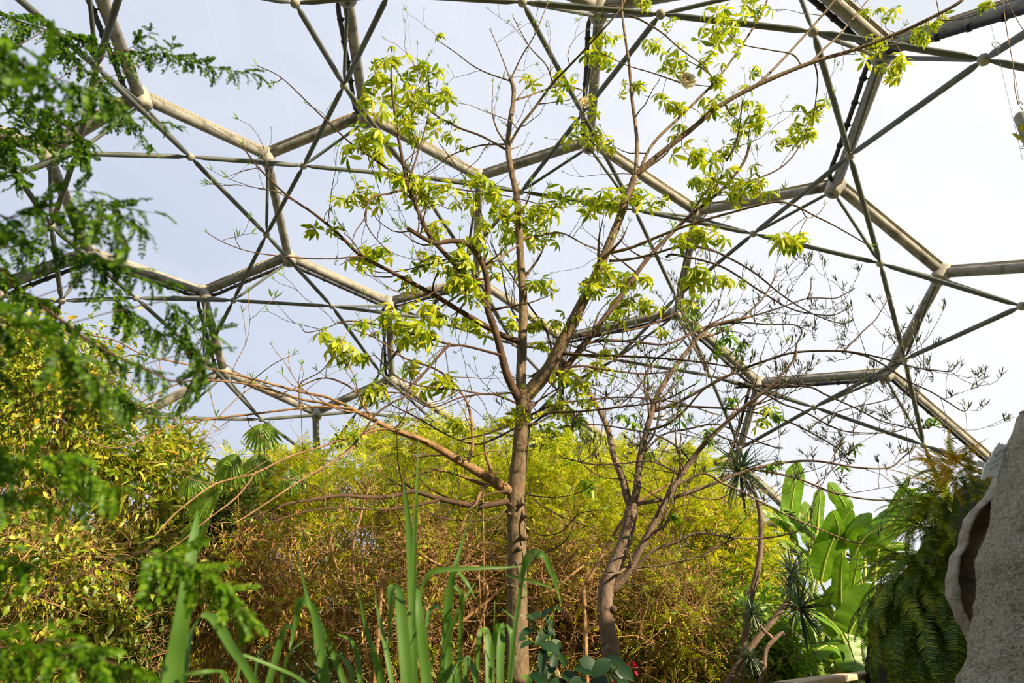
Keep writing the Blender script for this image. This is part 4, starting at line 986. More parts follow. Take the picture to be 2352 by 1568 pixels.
# sunlit bare stems in the thicket, each a small leafless tree
rng = np.random.default_rng(77); random.seed(77)
G = 'bare tan saplings inside the thicket'
TAN = [[(830, 1568), (815, 1480), (805, 1420), (790, 1385), (765, 1350), (735, 1330)], [(800, 1568), (798, 1470), (790, 1400), (770, 1290), (750, 1260)], [(860, 1600), (810, 1300), (830, 1180), (845, 1120)],
       [(1060, 1568), (1120, 1360), (1075, 1330), (1045, 1325)], [(930, 1500), (1000, 1370), (1090, 1290), (1160, 1280)], [(1290, 1568), (1245, 1450), (1230, 1400), (1300, 1330), (1380, 1270)],
       [(1110, 1568), (1112, 1400), (1110, 1200), (1108, 1080)], [(1030, 1450), (1120, 1380), (1180, 1320)], [(1340, 1350), (1440, 1180), (1520, 1120), (1560, 1100)], [(880, 1300), (940, 1265), (1020, 1300), (1100, 1300)]]
TL = ['curved tan sapling right of the tall arching grass blade', 'thin tan sapling rising through the brown pods', 'upright thin sapling reaching the dark low bough', 'short sunlit tan stem just left of the pale trunk', 'slanting brown stem left of the pale trunk',
      'tan stem leaning away from the pale trunk', 'very thin upright pale stem before the bright shrub', 'short slanting stem beside the pale trunk', 'sunlit pale stem slanting behind the pinkish trunk', 'wavy brown stem crossing left of the pale trunk']
for i, tr in enumerate(TAN):
    Y = 8.9 - 0.07 * i; P = smooth([at(x, y, Y + 0.12 * math.sin(k * 2 + i)) for k, (x, y) in enumerate(tr)], 6)
    g = np.array([P[0][0], P[0][1], 0.0]); e = empty('bare_sapling', g, TL[i], 'sapling', G)
    mb = MB(); P = np.vstack([g + (P[0] - g) * np.linspace(0, 1, 5, endpoint=False)[:, None], P])
    tube(mb, P, np.linspace(0.028 if i not in (6,) else .012, 0.008, len(P)), 8); mb.build('stem', M['tan'], e)
    mb = MB()
    for _ in range(14):
        a = P[rng.integers(5, len(P))]; d = unit(rng.normal(size=3) + np.array([0, 0, .5])); L = rng.uniform(.2, .6)
        tube(mb, smooth([a, a + d * L * .5 + rng.normal(size=3) * .04, a + d * L + rng.normal(size=3) * .06], 3), np.linspace(.006, .0025, 7), 5)
    tag(mb.build('twigs', M['tan'], e), kind='stuff')

# ---- fan palms
def fan(mb, c, axis, facing, r, n=13, span=2.5):
    """a pleated fan of narrow segments from the hub c"""
    axis, facing = unit(axis), unit(facing); facing = unit(facing - axis * np.dot(axis, facing)); side = np.cross(facing, axis)
    for i in range(n):
        a = (i / (n - 1) - .5) * span; d = axis * math.cos(a) + side * math.sin(a)
        d = unit(d - facing * 0.15 + np.array([0, 0, -.12]))
        tp = strip(1, 0.17, 5, 0.28, 0.28, 'blade')
        scatter(mb, tp, frames(np.array([d]), up=np.array([facing])), [c], r * random.uniform(.86, 1) * (1 - .12 * abs(a)))
FP = [('fan_palm', 'slim palm with umbrella-like fan fronds topping a dark shaggy trunk', 10.6, (612, 1075), [((603, 975), (0, -.3, -1), (0, -1, .4), 62, 2.6), ((592, 1045), (.1, -.3, -1), (0, -1, .5), 62, 2.2), ((665, 1078), (.3, -.3, -.8), (0, -1, .5), 55, 1.8), ((545, 1045), (-.5, -.3, -.8), (0, -1, .5), 72, 2.0)]),
      ('fan_palm', 'lower fan palm whose drooping fronds overlap the leafy tree', 10.4, (500, 1180), [((446, 1090), (0, -.4, -.9), (0, -1, .5), 56, 2.4), ((505, 1130), (-.8, -.3, -.5), (.2, -1, .5), 85, 1.3), ((480, 1190), (-.7, -.3, -.7), (.2, -1, .5), 80, 1.3)])]
for nm, lb, Y, (tx, ty), fr in FP:
    c = at(tx, ty, Y); e = empty(nm, (c[0], Y, 0), lb, 'palm', 'fan palms left of the pale trunk')
    mb = MB(); zs = np.linspace(0, c[2] - .05, 30); tube(mb, [(c[0] + .03 * math.sin(z * 2), Y, z) for z in zs], 0.035 + .012 * (np.arange(30) % 2), 10); mb.build('trunk', M['darkwood'], e)
    for (px, ax, fc, r, sp) in fr:
        h = at(px[0], px[1], Y - 1.9); mb = MB(); fan(mb, h, ax, fc, px2m(r * 1.2, h), 13, sp); f = mb.build('frond', M['fan'], e)
        mb = MB(); tube(mb, smooth([c, (c + h) / 2 + np.array([0, 0, .12]), h], 5), np.linspace(.011, .007, 11), 6); mb.build('frond_stalk', M['midrib'], f)

# ---- spiky rosettes on bare stems
SP = [('spiky_rosette_plant', 'bare-stemmed spiky plant with its dark rosette high among the pinkish tree\'s twigs', 8.3, [(1700, 1568), (1715, 1430), (1728, 1360), (1742, 1300), (1748, 1240), (1746, 1180), (1735, 1140), (1712, 1108)], 10, [(1700, 1085, 95)]),
      ('spiky_rosette_plant', 'spiky plant carrying two rosettes one above the other before the banana leaves', 8.0, [(1672, 1568), (1700, 1520), (1745, 1460), (1775, 1425), (1812, 1375), (1816, 1330)], 11, [(1818, 1318, 72), (1838, 1400, 95)]),
      ('spiky_rosette_plant', 'low crooked spiky plant behind the end of the wooden rail', 7.8, [(1746, 1568), (1754, 1535), (1760, 1490), (1785, 1462), (1800, 1452)], 9, [(1728, 1405, 48), (1722, 1510, 45)])]
for nm, lb, Y, pts, w, heads in SP:
    P = smooth([at(x, y, Y) for x, y in pts], 6); g = np.array([P[0][0], Y, 0])
    e = empty(nm, g, lb, 'spiky plant', 'spiky rosette plants near the banana clump')
    mb = MB(); P = np.vstack([g + (P[0] - g) * np.linspace(0, 1, 5, endpoint=False)[:, None], P]); r = px2m(w, P[-1]) / 2
    tube(mb, P, np.linspace(r * 1.5, r, len(P)), 9)
    for hx, hy, hr in heads:
        c = at(hx, hy, Y); i = int(np.argmin(np.linalg.norm(P - c, axis=1)))
        if np.linalg.norm(P[i] - c) > .05: tube(mb, curve3(P[i], c, (0, 0, -.1), 6, .1), np.linspace(r, r * .7, 16), 7)
    mb.build('stem', M['bark2'], e)
    for hx, hy, hr in heads:
        c = at(hx, hy, Y); k = 96; R = px2m(hr, c); mb = MB()
        d = rand_dirs(k, .35, 1.0); d[:, 2] = np.maximum(d[:, 2], -.75); d = unit(d)
        for j, dr in enumerate((0.1, 0.3, .55)):
            s = np.arange(k) % 3 == j
            scatter(mb, strip(1, .055, 7, .25, dr, 'blade'), frames(d[s]), c + d[s] * .012, R * rng.uniform(.75, 1.1, s.sum()))
        mb.build('rosette', M['spiky'], e)

# ---- bananas
def paddle(px_pts, Y0, Y1, wpx, facing, ragged=0.0, fold=0.18, stalk=None):
    """a banana leaf from its stalk end to its tip; returns blade and midrib meshes"""
    C = smooth([at(x, y, Y0 + (Y1 - Y0) * i / (len(px_pts) - 1)) for i, (x, y) in enumerate(px_pts)], 12 // (len(px_pts) - 1) + 5)
    m = len(C); T = unit(np.gradient(C, axis=0)); f = np.linspace(0, 1, m)
    w = px2m(wpx, C[m // 2]) / 2 * np.clip(np.sin(np.pi * np.clip(f * .93 + .05, 0, 1)) * 1.6, 0, 1) ** .8
    w[-1] *= .1
    Fc = unit(np.array(facing, float)); S = unit(np.cross(T, Fc)); Nn = np.cross(S, T)
    Nn *= np.sign((Nn @ Fc).mean())
    cw = 4; V, U = [], []
    for i in range(m):
        for j in range(-cw, cw + 1):
            u = j / cw; rip = (noise.noise(Vector((f[i] * 9 + wpx, u * 1.5, Y0))) * .16 + math.sin(f[i] * 60) * .012) * abs(u)
            ed = 1 - ragged * max(0, math.sin(f[i] * 26 + (u > 0) * 2) - .5) * abs(u)
            V.append(C[i] + S[i] * u * w[i] * ed - Nn[i] * (abs(u) ** 1.4 * w[i] * fold + rip * w[i])); U.append((u * .5, f[i], wpx))
    n = 2 * cw + 1
    q = [(i * n + j, i * n + j + 1, (i + 1) * n + j + 1, (i + 1) * n + j) for i in range(m - 1) for j in range(n - 1)]
    mb = MB(); mb.add(V, q, luv=U)
    mr = MB(); P = C; rr = np.linspace(px2m(4.2, C[0]) / 2 * 1.4, px2m(1.2, C[0]) / 2, m)
    if stalk is not None:
        st = curve3(stalk, C[0], (0, 0, .03), 6, .05); P = np.vstack([st[:-1], C]); rr = np.concatenate([np.linspace(.028, rr[0], len(st) - 1), rr])
    tube(mr, P + 0, rr, 7)
    return mb, mr
BAN = [(1862, 11.0, 'banana plant carrying the tallest upright leaf, beside the spiky rosette', [
         ([(1812, 1245), (1816, 1180), (1826, 1110), (1834, 1058)], 52, (.3, -1, .1)), ([(1878, 1215), (1881, 1170), (1886, 1118)], 30, (.2, -1, .2)), ([(1868, 1335), (1850, 1280), (1815, 1245), (1770, 1225)], 58, (.2, -.8, .8)),
         ([(1790, 1245), (1755, 1215), (1722, 1180), (1700, 1168)], 40, (.2, -1, .6)), ([(1830, 1240), (1790, 1190), (1755, 1165), (1718, 1158)], 44, (0, -1, .6)), ([(1860, 1260), (1858, 1200), (1850, 1150)], 40, (.3, -1, 0)), ([(1838, 1330), (1800, 1290), (1750, 1270), (1705, 1262)], 34, (0, -.7, .8)),
         ([(1890, 1260), (1860, 1225), (1820, 1190), (1795, 1165)], 40, (0, -.9, .5))]),
       (1925, 10.6, 'banana plant with a broad glossy diagonal leaf in the middle of the clump', [
         ([(1885, 1335), (1900, 1275), (1925, 1215), (1957, 1166)], 66, (.1, -1, .25)), ([(1950, 1185), (1935, 1150), (1902, 1108)], 44, (-.2, -1, .4)), ([(1932, 1405), (1931, 1340), (1935, 1268)], 42, (.1, -1, .1)),
         ([(1948, 1400), (1962, 1330), (1974, 1266)], 40, (.3, -1, .1)), ([(1922, 1250), (1925, 1210), (1912, 1172)], 36, (0, -1, .2)), ([(1925, 1470), (1905, 1410), (1868, 1362)], 46, (.1, -1, .5)), ([(1890, 1390), (1915, 1355), (1945, 1335)], 26, (0, -.9, .6)),
         ([(1935, 1260), (1958, 1215), (2003, 1178)], 38, (.1, -.8, .6))]),
       (1990, 11.4, 'banana plant nearest the ferns with leaves reaching up to the dome', [
         ([(1975, 1255), (2030, 1210), (2090, 1165), (2148, 1135)], 66, (.1, -.8, .7)), ([(2030, 1200), (2055, 1150), (2092, 1090)], 18, (-1, -.6, .1)), ([(1990, 1285), (2035, 1255), (2095, 1250)], 42, (0, -.7, .9)),
         ([(1985, 1260), (1990, 1220), (1998, 1180)], 38, (.2, -1, .1)), ([(1985, 1270), (2025, 1225), (2070, 1190)], 46, (0, -.9, .6)), ([(1980, 1330), (2030, 1300), (2080, 1300)], 40, (0, -.8, .8)), ([(1960, 1280), (1985, 1235), (2025, 1210)], 38, (0, -1, .4))]),
       (1950, 9.6, 'young banana plant just behind the wooden rail, one leaf bent over', [
         ([(1945, 1465), (1968, 1420), (2010, 1340)], 82, (-.2, -1, .2)), ([(1938, 1500), (1905, 1482), (1868, 1500), (1838, 1545)], 48, (-.4, -.6, .8)), ([(1940, 1455), (1952, 1480), (1965, 1520), (1975, 1545)], 88, (.1, -1, .5)),
         ([(1955, 1520), (1962, 1500), (1958, 1475)], 26, (0, -1, 0)), ([(1930, 1450), (1900, 1420), (1860, 1400)], 40, (0, -.8, .7))])]
for bx, Y, lb, leaves in BAN:
    top = at(bx, 1440 if Y > 10 else 1510, Y); g = np.array([top[0], Y, 0.0])
    e = empty('banana_plant', g, lb, 'banana plant', 'banana plants behind the wooden rail')
    mb = MB(); P = np.array([g + (top - g) * t for t in np.linspace(0, 1, 9)]); tube(mb, P, np.linspace(.12, .07, 9), 14); mb.build('pseudostem', M['midgreen'], e)
    for li, (pts, w, fc) in enumerate(leaves):
        dy = rng.uniform(-.35, .35)
        mb, mr = paddle(pts, Y + dy * .4, Y + dy - .2, w, fc, ragged=0.12 if li % 3 else .03, stalk=top)
        lf = mb.build('leaf', M['banana'], e); mr.build('midrib', M['midrib'], lf)

# ================================================================ rock, ferns, sign, rail
rng = np.random.default_rng(123); random.seed(123)
def boulder(name, rows, prof, material, parent, nz=70, amp=.05, nscale=2.2):
    """a closed rock: at each height the profile (offsets from the traced edge, in metres) is laid out round the rock"""
    rz = np.array([r[0] for r in rows]); rx = np.array([r[1] for r in rows]); o = np.argsort(rz); rz, rx = rz[o], rx[o]
    zs = np.linspace(rz[0], rz[-1], nz); xs = np.interp(zs, rz, rx)
    pr = smooth(prof + [prof[0]], 9)[:-1]; m = len(pr); V = []
    for z, x in zip(zs, xs):
        for dx, y in pr:
            p = Vector((x + dx, y, z)); nn = noise.fractal(p * nscale, .7, 2.1, 5) * amp + noise.noise(p * 14) * amp * .12
            c = Vector((x + 1.2, 4.6, z)); d = (p - c); d.z = 0; d.normalize(); V.append(p + d * nn)
    i = np.arange(nz - 1)[:, None] * m; j = np.arange(m)[None]; j2 = (j + 1) % m
    q = np.stack([i + j, i + j2, i + m + j2, i + m + j], -1).reshape(-1, 4)
    V = np.array(V); V = np.vstack([V, V[:m].mean(0), V[-m:].mean(0)]); jj = np.arange(m)
    t = np.vstack([np.stack([np.full(m, nz * m), (jj + 1) % m, jj], -1), np.stack([np.full(m, nz * m + 1), (nz - 1) * m + jj, (nz - 1) * m + (jj + 1) % m], -1)])
    mb = MB(); mb.add(V, q, t); return mb.build(name, material, parent)
YR = 4.5
def rowz(tr, Y): return [(at(x, y, Y)[2], at(x, y, Y)[0]) for x, y in tr]
main_edge = [(2560, 500), (2470, 700), (2405, 820), (2358, 905), (2338, 960), (2318, 1010), (2310, 1045), (2289, 1097), (2275, 1142), (2268, 1207), (2248, 1270), (2241, 1310), (2238, 1360), (2240, 1396), (2228, 1455), (2218, 1493), (2211, 1540), (2192, 1575), (2150, 1680)]
rows = [(z_, x_ + .075) for z_, x_ in rowz(main_edge, YR)]; zlow = rows[-1]; rows += [(0.0, zlow[1] - .15)]
rock = empty('rock_outcrop', (4.0, 4.6, 0), 'big rough grey-buff rock with a dark stained cleft beside the ferns', 'rock')
boulder('boulder', rows, [(0.0, 4.62), (0.0, 4.45), (.06, 4.3), (.35, 4.05), (.8, 3.75), (1.15, 3.2), (1.35, 2.2), (1.6, .8), (1.7, -1.0), (1.6, -3.6), (2.6, -3.8), (2.6, 1.0), (2.0, 3.0), (1.6, 4.2), (1.3, 4.8), (.95, 5.1), (.55, 5.0)], M['rock'], rock, nz=190, amp=.035, nscale=2.6)  # unseen wing toward and behind the camera, added to shade grass and rock face
ledge_edge = [(2343, 952), (2331, 985), (2318, 1020), (2312, 1045), (2286, 1097), (2261, 1142), (2227, 1173), (2216, 1193), (2205, 1252), (2186, 1279), (2178, 1321), (2178, 1372), (2197, 1414), (2222, 1458), (2235, 1500)]
rows = rowz(ledge_edge, 4.85)
boulder('ledge', rows, [(0.02, 4.9), (0.0, 4.85), (.03, 4.81), (.06, 4.83), (.10, 4.95), (.3, 5.1), (.7, 5.2), (1.2, 5.5), (1.0, 5.8), (.75, 5.75), (.35, 5.3)], M['ledge'], rock, nz=90, amp=.02, nscale=5)
inner = [(2346, 945), (2336, 975), (2322, 1010), (2312, 1040), (2292, 1097), (2270, 1142), (2240, 1170), (2228, 1221), (2206, 1270), (2195, 1310), (2195, 1359), (2207, 1417), (2224, 1458), (2240, 1500)]
rows = rowz(inner, 4.98)
boulder('cleft', rows, [(0.03, 5.02), (0.0, 4.97), (.05, 4.90), (.11, 4.78), (.2, 4.68), (.5, 4.7), (1, 5.1), (1.2, 5.6), (.75, 5.7), (.35, 5.4)], M['cleft'], rock, nz=90, amp=.02, nscale=5)
# planted bank that carries the ferns
rows = rowz([(2275, 1090), (2230, 1130), (2200, 1190), (2170, 1240), (2140, 1300), (2060, 1340), (2035, 1400), (2030, 1480), (2030, 1568), (2010, 1700)], 6.9); rows += [(0.0, rows[-1][1] - .3)]
bank = boulder('planted_bank', rows, [(0, 7.3), (0, 6.95), (.15, 6.75), (.6, 6.7), (1.5, 6.6), (2.6, 6.5), (3, 7.2), (2, 7.8), (.6, 7.8)], M['soil'], None, nz=60, amp=.12, nscale=2)
tag(bank, 'dark steep soil bank covered by ferns, between banana clump and rock', 'bank')

def frond_tpl(arch, n=44, L=1.0, w=0.10, seed=0):
    r = random.Random(seed); parts = []
    xs = np.linspace(0, 1, n); ang = np.cumsum(np.full(n, arch / n)); X = np.cumsum(np.cos(ang)) / n * L; Z = -np.cumsum(np.sin(ang)) / n * L
    for i in range(3, n):
        s = i / n; ll = w * min(1, (s * 5) ** .7) * min(1, ((1 - s) * 2.6 + .06)) ** .8
        tx = np.array([math.cos(ang[i]), 0, -math.sin(ang[i])]); nrm = np.array([math.sin(ang[i]), 0, math.cos(ang[i])])
        for k in (-1, 1):
            d = unit(tx * .28 + np.array([0, k, 0]) - nrm * r.uniform(.1, .45)); a = np.array([X[i], 0, Z[i]]); h = tx * .0085
            parts.append((np.array([a - h, a + d * ll * .5 - h * .9, a + d * ll, a + d * ll * .5 + h * .9, a + h]), np.array([[0, 1, 3, 4]]), np.array([[1, 2, 3]]), np.zeros((5, 3))))
    v = []; q = []
    for i in range(0, n, 3): v += [(X[i], -.004, Z[i] + .002), (X[i], .004, Z[i] + .002)]
    for i in range(len(v) // 2 - 1): q.append((2 * i, 2 * i + 1, 2 * i + 3, 2 * i + 2))
    parts.append((np.array(v), np.array(q), np.zeros((0, 3), int), np.zeros((len(v), 3))))
    return join(parts)
FT = [frond_tpl(a, seed=i) for i, a in enumerate((0.5, 1.2, 1.9, 2.5))]
def fern_mesh(k, mt):
    key = (k, mt)
    if key not in fern_mesh.c:
        mb = MB(); v, q, t, u = FT[k]; mb.add(v, q, t, u); fern_mesh.c[key] = mb.mesh('frond', M[mt])
    return fern_mesh.c[key]
fern_mesh.c = {}
def fern(px, py, Y, n, L, dirs, mats, label, arch=(1, 2, 3), group='ferns on the bank beside the rock'):
    c = at(px, py, Y); e = empty('sword_fern', c, label, 'fern', group)
    for i in range(n):
        m = mats[random.randrange(len(mats))]; me = fern_mesh(random.choice(arch), m)
        th = random.gauss(dirs[0], dirs[1]); el = random.gauss(dirs[2], dirs[3])      # th: azimuth, 0 = to the right, -90 = to the viewer
        d = np.array([[math.cos(th) * math.cos(el), math.sin(th) * math.cos(el), math.sin(el)]])
        F = frames(d, roll=np.array([random.gauss(0, .25)]))[0]; s = L * random.uniform(.7, 1.15)
        o = bpy.data.objects.new('frond', me); COL.objects.link(o); o.parent = e
        off = rng.normal(size=3) * .07 * L
        mtx = Matrix([[*(F[r] * s), off[r]] for r in range(3)] + [[0, 0, 0, 1]]); o.matrix_local = mtx
R_ = math.radians
T_ = (0, 1, 2)
gd, lt, gn = 'fern_gold', 'fern_light', 'fern'
fern(2195, 1075, 5.7, 26, .42, (R_(-150), .9, R_(35), .5), [gd, gd, gd, lt], 'golden yellow fern at the top of the bank behind the white card', (0, 1))
fern(2195, 1100, 6.0, 24, .5, (R_(-130), 1.0, R_(30), .5), [lt, lt, gn, gd], 'upright light green fern right under the golden fern')
fern(2225, 1130, 5.9, 20, .42, (R_(-110), .9, R_(25), .5), [lt, gn], 'green fern tucked between the golden fern and the stained cleft')
fern(2170, 1165, 6.1, 26, .6, (R_(-150), .8, R_(25), .5), [gn, lt, lt], 'fern reaching over the topmost banana leaf')
fern(2160, 1225, 6.1, 26, .62, (R_(-150), .8, R_(20), .5), [gn, lt, gn], 'large green fern halfway up the bank')
fern(2180, 1280, 6.0, 24, .6, (R_(-120), .7, R_(5), .5), [gn, gn, lt], 'dark green fern touching the rock ledge')
fern(2120, 1290, 6.2, 26, .62, (R_(-160), .7, R_(15), .45), [gn, lt], 'broad fern spreading towards the banana clump')
fern(2100, 1350, 6.2, 34, .8, (R_(-150), .7, R_(5), .4), [gn, gn, lt], 'long drooping fern hanging over the wooden rail', (2, 3))
fern(2180, 1350, 6.0, 34, .85, (R_(-110), .7, R_(-5), .4), [gn], 'dark long-fronded fern hanging under the rock ledge', (2, 3))
fern(2190, 1420, 5.9, 30, .85, (R_(-100), .6, R_(-10), .4), [gn], 'shaded fern with straight hanging fronds beside the boulder foot', (2, 3))
fern(2110, 1430, 6.1, 30, .75, (R_(-120), .7, R_(-5), .4), [gn], 'shaded fern lowest on the bank above the dark slats', (2, 3))
fern(2060, 1400, 6.3, 24, .62, (R_(-150), .6, R_(5), .4), [gn, lt], 'fern at the foot of the bank nearest the young banana plant', (2, 3))

fern(2125, 1205, 6.4, 18, .5, (R_(170), .7, R_(30), .4), [lt, lt, gn], 'light fern leaning left over the banana leaves, above the broad fern', T_)
fern(2085, 1310, 6.5, 18, .55, (R_(170), .6, R_(25), .4), [lt, gn], 'fern leaning left in front of the young banana plant, above the drooping ferns', T_)
fern(2185, 1135, 6.2, 18, .45, (R_(120), 1.2, R_(50), .4), [lt, gd, gn], 'fern with upright fronds against the sky at the left shoulder of the bank', T_)
fern(2235, 1090, 5.6, 14, .36, (R_(-90), 1.0, R_(30), .5), [gd, lt, gn], 'small yellowing fern just below the white card', T_)
fern(2150, 1320, 5.9, 20, .6, (R_(-60), .9, R_(15), .5), [gn, lt], 'fern with fronds crossing toward the rock ledge', T_)

# ---- white scalloped cards with writing
def card(name, label, outline, Y, tilt, parent=None):
    pts = [at(x, y, Y + (x - 2290) * .0014 * tilt) for x, y in outline]; c = np.mean(pts, 0)
    e = empty(name, c, label, 'sign'); n = len(pts); th = np.array([0, .012, 0]); mb = MB()
    V = np.array(pts + [p + th for p in pts])
    me = bpy.data.meshes.new('card'); me.from_pydata([tuple(v - c) for v in V], [], [tuple(range(n)), tuple(range(2 * n - 1, n - 1, -1))] + [(i, i + n, (i + 1) % n + n, (i + 1) % n) for i in range(n)])
    me.materials.append(M['sign']); o = bpy.data.objects.new('card', me); COL.objects.link(o); o.parent = e
    return e, c
z = lambda L: [(2230 + u / 14.25, 1000 + v / 14.25) for u, v in L]
out = z([(355, 1420), (385, 1440), (410, 1425), (440, 1445), (470, 1435), (500, 1400), (520, 1330), (590, 1360), (625, 1350), (650, 1310), (690, 1300), (720, 1320), (760, 1360), (800, 1375), (840, 1365), (870, 1330), (890, 1280), (915, 1305), (960, 1290), (990, 1220), (1000, 1130), (1020, 1050), (1060, 980), (1110, 850), (1170, 650), (1200, 560), (1270, 400), (1270, 350), (1240, 335), (1210, 360), (1190, 420), (1160, 300), (1110, 290), (1070, 330), (1060, 265), (1035, 250), (1010, 265), (990, 310), (965, 245), (940, 230), (905, 250), (880, 290), (860, 370), (830, 362), (800, 390), (780, 490), (745, 490), (720, 520), (700, 600), (690, 690), (650, 670), (625, 700), (600, 830), (560, 880), (530, 862), (500, 880), (470, 930), (440, 1050), (400, 1200), (380, 1310), (345, 1390)])
sg, sc_c = card('scalloped_sign', 'white card with scalloped edge and small grey printed lines, tucked behind the rock', out, 4.62, 0)
for body, (u, v), size, in (('BUTTRESS', (800, 715), .030), ('for support where the', (590, 985), .017), ('soil is thin', (610, 1140), .020)):
    cu = bpy.data.curves.new('lettering', 'FONT'); cu.body = body; cu.size = size; cu.extrude = .0006; cu.materials.append(M['ink'])
    tmp = bpy.data.objects.new('lettering', cu); COL.objects.link(tmp); bpy.context.view_layer.update()
    me = bpy.data.meshes.new_from_object(tmp.evaluated_get(bpy.context.evaluated_depsgraph_get())); bpy.data.objects.remove(tmp)
    o = bpy.data.objects.new('lettering', me); COL.objects.link(o); o.parent = sg
    x, y = z([(u, v)])[0]; o.location = Vector(at(x, y, 4.612)) - sg.location
    o.rotation_euler = (math.radians(90), R_(-27), 0); o.location.y -= .004
card('scalloped_sign', 'small scrap of white card showing among the golden ferns, left of the scalloped card', z([(215, 850), (265, 800), (330, 840), (470, 905), (440, 1000), (410, 1040), (330, 1010), (240, 960)]), 4.95, 0)

# ---- wooden rail
def plank(a, b, w, h, name, parent, mt='wood'):
    a, b = np.asarray(a), np.asarray(b); d = b - a; L = np.linalg.norm(d); d = d / L; s = unit(np.cross(d, [0, 0, 1.0])); u = np.cross(s, d)
    me = MB(); bev = .008; V = []
    for e_ in (a, b):
        for (i, j) in ((-1, -1), (1, -1), (1, 1), (-1, 1)):
            for (p, q) in (((w / 2 - bev) * i, h / 2 * j), (w / 2 * i, (h / 2 - bev) * j))[:: (1 if i * j < 0 else -1)]:
                V.append(e_ + s * p + u * q)
    me.add(V, [(k, (k + 1) % 8, 8 + (k + 1) % 8, 8 + k) for k in range(8)] + [(0, 1, 2, 3), (0, 3, 4, 7), (4, 5, 6, 7), (8, 9, 10, 11), (8, 11, 12, 15), (12, 13, 14, 15)])
    return me.build(name, M[mt], parent, smooth=False)
ra, rb, rc, rd_ = at(1795, 1562, 5.4), at(1930, 1545, 6.9), at(1988, 1540, 7.5), at(2075, 1519, 9.4)
for p in (ra, rb, rc, rd_): p[2] = 1.335
rd_[2] = 1.36
rail = empty('wooden_rail', (rb[0], rb[1], 0), 'pale flat-topped wooden handrail on dark posts beneath the banana leaves', 'railing')
plank(ra, rb, .17, .055, 'rail_cap', rail); plank(rb, rc, .17, .055, 'rail_cap', rail); plank(rc, rd_, .17, .055, 'rail_cap', rail)
for p in (ra + (rb - ra) * .06, rb, rc, (rc + rd_) / 2, rd_):
    q = p.copy(); q[2] = 0; plank(q, p - np.array([0, 0, .03]), .10, .10, 'post', rail, 'darkwood')
for (a, b) in ((ra, rb), (rb, rc), (rc, rd_)):
    L = np.linalg.norm(b - a)
    for t in np.arange(.08, 1, .16 / L):
        p = a + (b - a) * t + np.array([0, .05, -.06]); q = p.copy(); q[2] = .05; plank(q, p, .12, .025, 'slat', rail, 'darkwood')

# ---- ornament and lines hanging at the right
Yh = 5.6
hg = at(2362, 310, Yh); orn = empty('hanging_ornament', hg, 'spiky yellow-green collar on a grey cylinder hanging by a cable', 'ornament')
mb = MB(); zt, zb = at(2362, 262, Yh)[2], at(2362, 368, Yh)[2]; x0 = at(2362, 310, Yh)[0]; rr = px2m(15, hg)
tube(mb, [(x0, Yh, zb), (x0, Yh, zt - .03), (x0, Yh, zt)], [rr, rr, rr * .7], 18); mb.build('cylinder', M['hub'], orn)
mb = MB()
for i in range(26):
    a = 2 * math.pi * i / 26; lvl = i % 5; zz = hg[2] + .05 - lvl * .035
    d = np.array([[math.cos(a), math.sin(a), .9 if lvl < 3 else .3]])
    scatter(mb, strip(1, .6, 4, .1, -.1, 'none'), frames(d), [(x0 + math.cos(a) * rr * .8, Yh + math.sin(a) * rr * .8, zz - .04)], px2m(24 if lvl < 3 else 12, hg))
mb.build('collar', M['yellow'], orn)
mb = MB(); sh = at(2343, 238, Yh)
tube(mb, smooth([(x0, Yh, zt), at(2350, 255, Yh), at(2343, 245, Yh)], 5), .004, 6)
th_ = np.linspace(-.4, 3.6, 14); rs = px2m(5, sh)
tube(mb, [sh + np.array([math.cos(a) * rs, 0, math.sin(a) * rs * 1.2]) for a in th_], .0035, 6); mb.build('shackle', M['pipe'], orn)
ceil_pt = lambda x, y: on_sphere(x, y, RAD - .3)
def line_thing(name, label, pts, r, mt, cat='cable', group=None):
    P = smooth(pts, 6); e = MB(); tube(e, P, r, 6); o = e.build(name, M[mt]); return tag(o, label, cat, group)
line_thing('suspension_cable', 'rope-wrapped cable holding the spiky ornament', [at(2298, -40, Yh), at(2308, 40, Yh), at(2318, 100, Yh), at(2327, 150, Yh), at(2330, 195, Yh), at(2337, 232, Yh), at(2343, 238, Yh)], .0045, 'rope')
line_thing('suspension_cable', 'second loop of thin cable just beside the rope-wrapped cable', [at(2330, 165, Yh), at(2336, 200, Yh), at(2341, 236, Yh)], .003, 'cable')
line_thing('suspension_cable', 'thin tan line slanting to the upper right corner', [at(2310, -5, 7), at(2330, 35, 7), at(2360, 85, 7)], .005, 'rope')
line_thing('hanging_line', 'thin pale line passing through the small ring', [at(2277, 58, Yh), at(2284, 90, Yh), at(2291, 115, Yh), at(2305, 180, Yh), at(2325, 265, Yh), at(2350, 370, Yh)], .0018, 'cable')
mb = MB(); rc_ = at(2288, 103, Yh); rs = px2m(9, rc_)
tube(mb, [rc_ + np.array([math.cos(a) * rs, 0, math.sin(a) * rs]) for a in np.linspace(0, 2 * math.pi, 25)], .004, 6); tag(mb.build('metal_ring', M['cable']), 'small thin metal ring hanging on a pale line', 'ring')
line_thing('hanging_line', 'thin long cable hanging down the middle of the dome, the more slanted one', [at(921, -10, 15), at(934, 120, 15), at(955, 330, 15), at(985, 560, 15), at(1032, 860, 15)], .006, 'cable')
line_thing('hanging_line', 'thin long cable hanging down the middle of the dome, the steeper one', [at(930, -10, 15.1), at(945, 120, 15.1), at(966, 330, 15.1), at(990, 560, 15.1), at(1030, 860, 15.1)], .006, 'cable')

